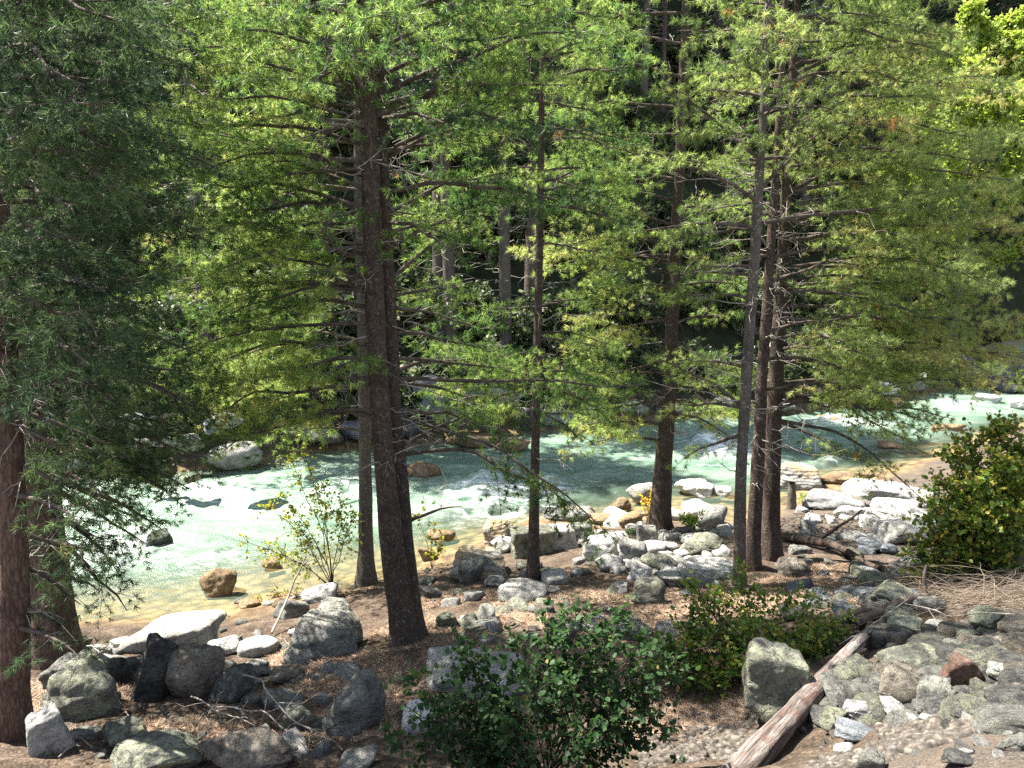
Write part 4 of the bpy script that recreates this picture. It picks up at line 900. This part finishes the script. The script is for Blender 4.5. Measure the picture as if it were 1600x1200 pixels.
def arcs(g, base, n, h, spread, lean=(0, 0)):
    out = []
    for _ in range(n):
        a = g.uniform(0, 6.28); s = spread*g.uniform(.2, 1); hh = h*g.uniform(.6, 1.05); e = np.array([math.cos(a)*s+lean[0], math.sin(a)*s+lean[1], hh])
        k = np.linspace(0, 1, 9)[:, None]; P = np.asarray(base)+np.array([math.cos(a), math.sin(a), 0])*.06*s+np.c_[e[0]*k[:, 0]**1.5, e[1]*k[:, 0]**1.5, e[2]*k[:, 0]**.9]
        out.append(wob(P, .05*h, int(g.integers(1e6)), 1.2))
    return out
g = np.random.default_rng(5)
def pxstems(g, base, tips, bend=.1):
    """stems from a foot to tips given as (px,py,Y)"""
    out = []
    for px, py, Y in tips:
        E = at_y(px, py, Y); k = np.linspace(0, 1, 9)[:, None]; P = base+(E-base)*k; P[:, :2] += (E-base)[:2]*(-bend*np.sin(np.pi*k)); out.append(wob(P, .04, int(g.integers(1e6)), 1.2))
    return out
# dark leafy bush at the bottom centre
b = ground(850, 1195); b = np.array([b[0], b[1]-.35, Hs(b[0], b[1]-.35)])
tips = [(690,1075,b[1]-.2),(650,1150,b[1]-.4),(730,1010,b[1]),(800,985,b[1]+.1),(860,940,b[1]+.2),(905,925,b[1]+.1),(985,930,b[1]),(960,960,b[1]+.2),(1010,1010,b[1]+.2),(1040,1080,b[1]),(760,1100,b[1]-.3),(900,1050,b[1]-.2),(980,1110,b[1]-.2),(830,1060,b[1]-.3),(700,1180,b[1]-.3),(1010,1160,b[1]-.1),(880,1000,b[1]),(620,1100,b[1]-.2),(600,1050,b[1]-.1),(590,1170,b[1]-.4),(1075,1130,b[1]-.1),(1060,1040,b[1]+.1),(690,1000,b[1]+.1),(1060,980,b[1]+.1),(780,1140,b[1]-.5),(930,1140,b[1]-.5)]
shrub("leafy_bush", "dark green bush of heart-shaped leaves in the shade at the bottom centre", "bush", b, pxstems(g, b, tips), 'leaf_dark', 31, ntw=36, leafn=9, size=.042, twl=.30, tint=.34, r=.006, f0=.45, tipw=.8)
# yellow-green bush in front of the right trunks
b = ground(1180, 1060)
tips = [(1060,940,b[1]+.2),(1090,910,b[1]+.5),(1130,920,b[1]+.4),(1180,915,b[1]+.5),(1230,930,b[1]+.4),(1290,950,b[1]+.4),(1320,990,b[1]+.2),(1060,1000,b[1]),(1100,980,b[1]+.1),(1160,970,b[1]),(1210,975,b[1]),(1260,1000,b[1]),(1080,1060,b[1]-.2),(1140,1040,b[1]-.2),(1230,1030,b[1]-.1),(1300,1010,b[1]+.1),(1150,885,b[1]+.5),(1060,900,b[1]+.4),(1285,915,b[1]+.5),(1345,955,b[1]+.4),(1030,960,b[1]+.2),(1340,1010,b[1]+.2)]
shrub("leafy_bush", "yellow-green small-leaved bush in front of the three right trunks", "bush", b, pxstems(g, b, tips), 'leaf_green', 32, ntw=36, leafn=9, size=.040, twl=.32, tint=.72, r=.006)
b = ground(1080, 1075)
tips = [(1040,985,b[1]),(1070,960,b[1]+.2),(1020,1030,b[1]-.1),(1060,1040,b[1]-.2),(1100,1030,b[1]),(1000,1000,b[1]+.1)]
shrub("leafy_bush", "bright-leaved small bush between the dark bush and the yellow-green bush", "bush", b, pxstems(g, b, tips), 'leaf_green', 37, ntw=20, leafn=9, size=.05, twl=.22, tint=.4, r=.006)
# round bush at the right edge
b = ground(1560, 895)
tips = [(px, py, b[1]+dy) for px, py, dy in ((1480,700,.3),(1510,670,.5),(1550,655,.3),(1590,650,.4),(1630,670,.2),(1460,740,0),(1450,790,-.2),(1440,840,-.2),(1470,800,-.4),(1520,740,-.3),(1570,710,-.3),(1610,740,-.4),(1530,800,-.6),(1580,800,-.6),(1430,870,-.1),(1490,860,-.5),(1560,860,-.6),(1650,800,0),(1500,760,.2),(1600,690,.2))]
shrub("round_bush", "tall round bush with yellowing top beside the river at the right edge", "bush", b, pxstems(g, b, tips, .15), 'leaf_green', 33, ntw=75, leafn=14, size=.055, twl=.45, tint=.8, r=.010, f0=.3)
# yellow sapling clump on the shore
b = ground(520, 925)
tips = [(440,690,b[1]+.3),(470,680,b[1]+.2),(500,740,b[1]),(545,760,b[1]),(560,800,b[1]-.1),(400,780,b[1]+.1),(350,840,b[1]),(420,860,b[1]-.1),(390,940,b[1]-.2),(470,820,b[1]-.1),(430,760,b[1]+.1)]
shrub("sapling", "thin many-stemmed sapling with small yellow leaves at the water's edge left of the slim pine", "sapling", b, pxstems(g, b, tips, .2), 'leaf_yellow', 34, ntw=34, leafn=9, size=.040, twl=.36, tint=.28, r=.009, f0=.4, up=0)
b = ground(675, 890)
tips = [(650,800,b[1]),(680,815,b[1]),(700,830,b[1]-.1),(665,770,b[1]+.1),(690,860,b[1])]
shrub("sapling", "small yellow-leaved sapling right behind the twin-stemmed pine", "sapling", b, pxstems(g, b, tips), 'leaf_yellow', 35, ntw=10, leafn=7, size=.045, twl=.18, tint=.35, r=.005)
b = ground(1085, 830)
shrub("seedling", "bright lime seedling at the foot of the stout middle pine", "plant", b, arcs(g, b, 9, .34, .34), 'leaf_lime', 36, ntw=12, leafn=7, size=.06, twl=.12, wid=.5, tint=.5, r=.004)
b = ground(1262, 790)
shrub("seedling", "bright lime seedling beside the broken stump on the right shore", "plant", b, arcs(g, b, 8, .22, .2), 'leaf_lime', 38, ntw=10, leafn=7, size=.055, twl=.1, wid=.5, tint=.5, r=.004)
b = ground(1012, 815)
shrub("sapling", "little sapling with orange-yellow leaves against the left side of the stout middle pine", "sapling", b, arcs(g, b, 6, .8, .25), 'leaf_yellow', 39, ntw=8, leafn=6, size=.05, twl=.15, tint=.85, r=.004)
b = ground(1400, 668)
# far undergrowth
FB = []
for k in range(3):
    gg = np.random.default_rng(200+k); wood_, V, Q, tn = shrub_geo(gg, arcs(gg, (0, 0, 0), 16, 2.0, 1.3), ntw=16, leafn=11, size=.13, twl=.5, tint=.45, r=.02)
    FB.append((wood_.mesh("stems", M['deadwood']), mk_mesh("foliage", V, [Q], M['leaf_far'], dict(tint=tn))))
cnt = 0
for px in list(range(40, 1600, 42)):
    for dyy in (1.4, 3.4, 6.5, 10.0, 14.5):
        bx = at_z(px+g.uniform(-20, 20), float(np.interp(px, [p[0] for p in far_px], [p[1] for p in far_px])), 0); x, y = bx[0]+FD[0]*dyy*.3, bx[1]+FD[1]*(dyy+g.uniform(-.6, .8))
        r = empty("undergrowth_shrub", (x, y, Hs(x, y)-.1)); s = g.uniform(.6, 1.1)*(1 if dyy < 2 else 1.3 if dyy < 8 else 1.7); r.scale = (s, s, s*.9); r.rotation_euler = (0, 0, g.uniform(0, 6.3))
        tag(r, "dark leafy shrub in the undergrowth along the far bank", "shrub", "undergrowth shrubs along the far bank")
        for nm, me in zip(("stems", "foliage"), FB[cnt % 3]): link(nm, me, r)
        cnt += 1
# sunlit yellow-green broadleaf tree beyond the river at the upper right
def broad_tree(label, foot, h, rad, seed, mat, leaf, n):
    gg = np.random.default_rng(seed); base = np.array([foot[0], foot[1], Hs(*foot)]); r = empty("broadleaf_tree", base); tag(r, label, "tree")
    zz = np.linspace(-.4, h*.9, 14); P = wob(np.c_[np.zeros(14), np.zeros(14), zz], .3, seed, .6); tr = Geo(); tr.tube(P, np.linspace(.24, .03, 14), 10); link("trunk", tr.mesh("trunk", M['bark_far']), r)
    st = []
    for _ in range(46):
        z = h*gg.uniform(.25, .9); a = gg.uniform(0, 6.28); l = rad*gg.uniform(.5, 1)*math.sin(math.pi*min(.95, max(.15, z/h)))**.6; k = np.linspace(0, 1, 8)[:, None]
        st.append(wob(np.array([0, 0, z])+np.array([math.cos(a)*l, math.sin(a)*l, l*.45])*k, .15, int(gg.integers(1e6))))
    w_, V, Q, tn = shrub_geo(gg, st, ntw=n, leafn=12, size=leaf, twl=.7, tint=.5, r=.035)
    link("limbs", w_.mesh("limbs", M['bark_far']), r); link("crown", mk_mesh("crown", V, [Q], M[mat], dict(tint=tn)), r)
q = at_y(1510, 330, 30); broad_tree("sunlit yellow-green broadleaf tree beyond the river at the upper right corner", (q[0], q[1]), 14, 4.0, 301, 'leaf_lime', .12, 150)

# ------------------------------------------------------------------ log, stump, roots, sticks, brush
def logmat():
    m, t, out = newmat("weathered_wood"); co = coords(t, (9, 9, .7)); co2 = coords(t, (1, 1, 1))
    n1 = noise(t, co, 3.2, 7, .7, .6); n2 = noise(t, co2, 7, 5); n3 = noise(t, co, 14, 4, .7)
    col = ramp(t, n1, [(.36, (.06,.042,.036)), (.48, (.15,.125,.11)), (.62, (.31,.275,.25))])
    col = mixc(t, math_(t, 'MULTIPLY', ramp(t, n2, [(.5, (0,0,0)), (.62, (1,1,1))]), .5), col, (.14,.065,.05))
    t.links.new(princ(t, col, .85, bump(t, math_(t, 'ADD', n1, math_(t, 'MULTIPLY', n3, .4)), 1.0, .04), .2), out.inputs[0]); return m
M['log'] = logmat()
a = ground(1348, 1022)+np.array([0, 0, .16]); e = at_y(1150, 1215, a[1]-1.75)
L = np.linalg.norm(e-a); nl, ns = 60, 22; th = np.arange(ns)/ns*2*np.pi
k = np.linspace(0, 1, nl); zz = k*L
RR = (.05+.05*k)[:, None]*(1+.0*th[None])
LVv = np.stack([RR*np.cos(th), RR*np.sin(th)*.82, np.repeat(zz[:, None], ns, 1)], -1).reshape(-1, 3)
nz = fbm(np.c_[LVv[:, 0]*22, LVv[:, 1]*22, LVv[:, 2]*1.5], 4, 91); rr_ = np.repeat(RR.mean(1), ns)
nrm = np.c_[LVv[:, 0], LVv[:, 1], np.zeros(len(LVv))]/rr_[:, None]
LVv += nrm*(nz*rr_*.22)[:, None]
ends = np.exp(-zz/.10); LVv[:, 2] += np.repeat(ends, ns)*fbm(np.c_[LVv[:, 0]*30, LVv[:, 1]*30, LVv[:, 2]*0], 2, 93)*.16
aa = np.arange(nl-1)[:, None]*ns+np.arange(ns)[None]; bb = np.arange(nl-1)[:, None]*ns+(np.arange(ns)[None]+1) % ns
Q = np.stack([aa, bb, bb+ns, aa+ns], -1).reshape(-1, 4)
LVv = np.r_[LVv, [[0, 0, LVv[:ns, 2].mean()+.03], [0, 0, L]]]
cap = np.array([[nl*ns, (q+1) % ns, q] for q in range(ns)]); cap2 = np.array([[nl*ns+1, (nl-1)*ns+q, (nl-1)*ns+(q+1) % ns] for q in range(ns)])
lg = link("fallen_log", mk_mesh("fallen_log", LVv, [Q, cap, cap2], M['log'], smooth=True), loc=a); lg.rotation_mode = 'QUATERNION'; lg.rotation_quaternion = Vector(e-a).to_track_quat('Z', 'Y')
tag(lg, "weathered reddish-grey fallen log with splintered end lying across rocks at the lower right", "log")
g = np.random.default_rng(66)
def stick(pts, r0, r1, mat, name, label, cat, kids=0, group=None, lift=.02):
    P = np.array(pts, float); t0 = np.linspace(0, 1, len(P)); tt = np.linspace(0, 1, 16)
    P = np.stack([np.interp(tt, t0, P[:, q]) for q in range(3)], 1); P = wob(P, .05*np.linalg.norm(P[-1]-P[0])*.5, int(g.integers(1e6)), 1.5); G = Geo(); G.tube(P, np.linspace(r0, r1, 16), 7)
    dd = unit(P[-1]-P[0]); l = np.linalg.norm(P[-1]-P[0])
    for _ in range(kids):
        i1 = int(g.integers(4, 15)); v = unit(dd+g.normal(0, .7, 3)); G.tube(wob(P[i1]+v*l*g.uniform(.12, .35)*np.linspace(0, 1, 5)[:, None], .03, int(g.integers(1e6))), np.linspace(r0*.45, r1*.5, 5), 4)
    b = P[0].copy(); G.V = [v-b for v in G.V]; o = link(name, G.mesh(name, M[mat]), loc=b); tag(o, label, cat, group); return o
def gp(px, py, dz=.03): return ground(px, py)+np.array([0, 0, dz])
stick([gp(1228,845,.06),gp(1300,865,.09),gp(1400,900,.05)], .085, .03, 'bark', "fallen_branch", "thick dark fallen branch lying right of the three right trunks", "branch", 3)
stick([gp(1335,985,.08),gp(1400,962,.12),gp(1450,945,.10)], .06, .035, 'wood', "fallen_branch", "flat brown broken branch beside the pointed green lichen rock", "branch", 1)
stick([gp(1300,975,.05),gp(1360,962,.08)], .05, .03, 'straw', "fallen_branch", "pale split branch on the ground below the flat brown branch", "branch")
stick([gp(425,995,.05),at_y(450,930,gp(440,975)[1]+.1),at_y(478,868,gp(440,975)[1]+.2)], .016, .007, 'deadwood', "dead_stick", "grey stick leaning out of the rocks over the water left of the yellow sapling", "stick", 2)
stick([gp(318,1080,.2),gp(400,1100,.22),gp(500,1170,.12)], .010, .004, 'deadwood', "dead_stick", "long grey twig lying over the dark angular boulder at lower left", "stick", 7)
stick([gp(330,1125,.12),gp(420,1140,.14),gp(480,1185,.08)], .009, .004, 'deadwood', "dead_stick", "forked grey twig lying over the bottom grey-brown boulder", "stick", 8)
stick([gp(300,1105,.1),gp(345,1140,.2),gp(400,1165,.14)], .008, .004, 'deadwood', "dead_stick", "bent grey twig crossing below the brown leaning boulder", "stick", 8)
stick([gp(1240,805,.04),gp(1310,812,.05)], .022, .01, 'wood', "dead_stick", "brown stick on the white shore stones behind the three right trunks", "stick", 1)
stick([gp(1410,975,.2),gp(1480,985,.16),gp(1580,1000,.2)], .006, .003, 'deadwood', "dead_stick", "thin bent twig spanning the lichen rocks below the brush", "stick", 4)
stick([gp(1310,1025,.1),gp(1360,1010,.2),gp(1440,960,.25)], .005, .003, 'deadwood', "dead_stick", "thin arching twig rising from the log's upper end", "stick", 2)
st = stick([gp(1236,795,-.05),gp(1236,795,.28),gp(1235,795,.52)], .105, .07, 'bark_grey', "tree_stump", "short broken grey stump on the shore right of the three right trunks", "stump", 2)
# twigs on the litter
for k in range(34):
    px, py = [(g.uniform(430, 980), g.uniform(940, 1060)), (g.uniform(1240, 1420), g.uniform(880, 980)), (g.uniform(40, 560), g.uniform(1060, 1190))][k % 3]
    a_ = g.uniform(0, 3.14); l = g.uniform(.15, .5); b = gp(px, py, .02); c2 = b+np.array([math.cos(a_)*l, math.sin(a_)*l, 0]); c2[2] = Hs(c2[0], c2[1])+.04
    lb = ["thin dead twig on the brown needles under the middle pines", "thin dead twig on the shaded right bank", "thin dead twig among the boulders at the bottom left"][k % 3]
    stick([b, (b+c2)/2+np.array([0, 0, .03]), c2], .006, .002, ('straw', 'deadwood')[k % 2], "fallen_twig", lb, "twig", int(g.integers(0, 4)), lb.replace("twig", "twigs"))
# dry brush heap at the right
G = Geo(); b0 = ground(1510, 930)
for k in range(420):
    px = g.uniform(1400, 1640); py = g.uniform(905, 960); b = gp(px, py, .02); a_ = g.normal(.25, .6); l = g.uniform(.4, 1.3)
    d = np.array([math.cos(a_)*l*(1 if g.random() < .8 else -1), math.sin(a_)*l*.6, g.uniform(.05, .5)*l]); q = wob(b+d*np.linspace(0, 1, 7)[:, None]+np.array([0, 0, -.35])*(l*np.linspace(0, 1, 7)**2)[:, None], .025, int(g.integers(1e6)), 1.0)
    q[:, 2] = np.maximum(q[:, 2], H(q[:, 0], q[:, 1])+.005); G.tube(q, np.linspace(g.uniform(.002, .0045), .001, 7), 4)
G.V = [v-b0 for v in G.V]; tag(link("brush_heap", G.mesh("brush_heap", M['straw']), loc=b0), "heap of dry straw-coloured stems under the round bush at the right edge", "brush heap")

# ------------------------------------------------------------------ needle litter and gravel (uncountable)
def litter(name, boxes, n, ln, wd, mat, seed, zmax=None):
    g = np.random.default_rng(seed); P = []
    pts = []
    for x0, y0, x1, y1, wgt in boxes:
        A = [at_z(x, y, 1.0) for x, y in ((x0, y0), (x1, y0), (x1, y1), (x0, y1))]; m = int(n*wgt); u, v = g.random(m)[:, None], g.random(m)[:, None]
        pts.append((A[0]*(1-u)+A[1]*u)*(1-v)+(A[3]*(1-u)+A[2]*u)*v)
    p = np.concatenate(pts); p[:, 2] = H(p[:, 0], p[:, 1])+.006; p = p[p[:, 2] > .12]
    m = fbm(np.c_[p[:, 0], p[:, 1], p[:, 0]*0]*1.6, 3, 71); p = p[m > -.35]
    if zmax: p = p[p[:, 2] < zmax]
    k = len(p); a = g.uniform(0, 6.28, k); l = ln*g.uniform(.5, 1.3, k); d = np.c_[np.cos(a)*l, np.sin(a)*l, g.uniform(-.05, .22, k)*l]; wv = np.c_[-np.sin(a), np.cos(a), g.uniform(-.3, .3, k)]*wd/2
    V = np.stack([p+wv, p-wv, p+d], 1); G = Geo(); G.tris(V, np.clip(.5+g.normal(0, .25, k), 0, 1)); o = link(name, G.mesh(name, mat, False)); tag(o, kind="stuff"); return o
M['litter'] = leafmat("fallen_needles", [(0, (.045,.026,.018)), (.35, (.13,.08,.05)), (.65, (.30,.21,.145)), (1, (.55,.44,.33))], .1, .8, .15)
o = litter("fallen_needles", [(0,1060,620,1200,.3),(420,940,1080,1070,.45),(640,880,1200,960,.2),(1150,860,1480,1000,.25),(900,1050,1260,1200,.2)], 150000, .10, .0055, M['litter'], 81)
tag(o, "brown fallen pine needles covering the bank", "needle litter")
o = litter("bark_flakes", [(0,1060,620,1200,.3),(420,940,1080,1070,.4),(640,880,1200,960,.2),(1150,860,1480,1000,.3)], 9000, .035, .02, M['litter'], 83)
tag(o, "flakes of brown bark and dead leaves scattered over the bank", "leaf litter")
g = np.random.default_rng(82); v2, f2 = ICO[2]; GV = []; GF = []; nG = 0
cs = []
for k in range(7600):
    x0, y0, x1, y1 = [(1270,1090,1600,1200),(1380,1030,1600,1200),(1240,790,1460,850),(1380,950,1600,1060),(1000,1080,1290,1200)][k % 5]
    cs.append(at_z(g.uniform(x0, x1), g.uniform(y0, y1), [2.7,2.6,.4,2.0,1.5][k % 5]))
cs = np.array(cs); cs[:, 2] = H(cs[:, 0], cs[:, 1])
for c in cs:
    s = .010*g.uniform(.5, 2.6)**1.6; q = v2*(1+g.normal(0, .12, (len(v2), 1)))*np.array([s, s*g.uniform(.6, 1), s*g.uniform(.4, .8)]); a = g.uniform(0, 6.28); ca, sa = math.cos(a), math.sin(a)
    q = np.c_[q[:, 0]*ca-q[:, 1]*sa, q[:, 0]*sa+q[:, 1]*ca, q[:, 2]]+c; GV.append(q); GF.append(f2+nG); nG += len(q)
def gravmat():
    m, t, out = newmat("gravel_stones"); co = coords(t); n = noise(t, co, 18, 2); n2 = noise(t, co, 90, 4, .7)
    t.links.new(princ(t, ramp(t, math_(t, 'ADD', math_(t, 'MULTIPLY', n, .7), math_(t, 'MULTIPLY', n2, .3)), [(.36, (.025,.021,.018)), (.5, (.07,.06,.05)), (.66, (.17,.15,.125))]), .9, bump(t, n2, .5, .006), .2), out.inputs[0]); return m
o = link("gravel", mk_mesh("gravel", np.concatenate(GV), [np.concatenate(GF)], gravmat(), smooth=True)); tag(o, "fine grey-tan gravel on the path slope at lower right", "gravel", kind="stuff")
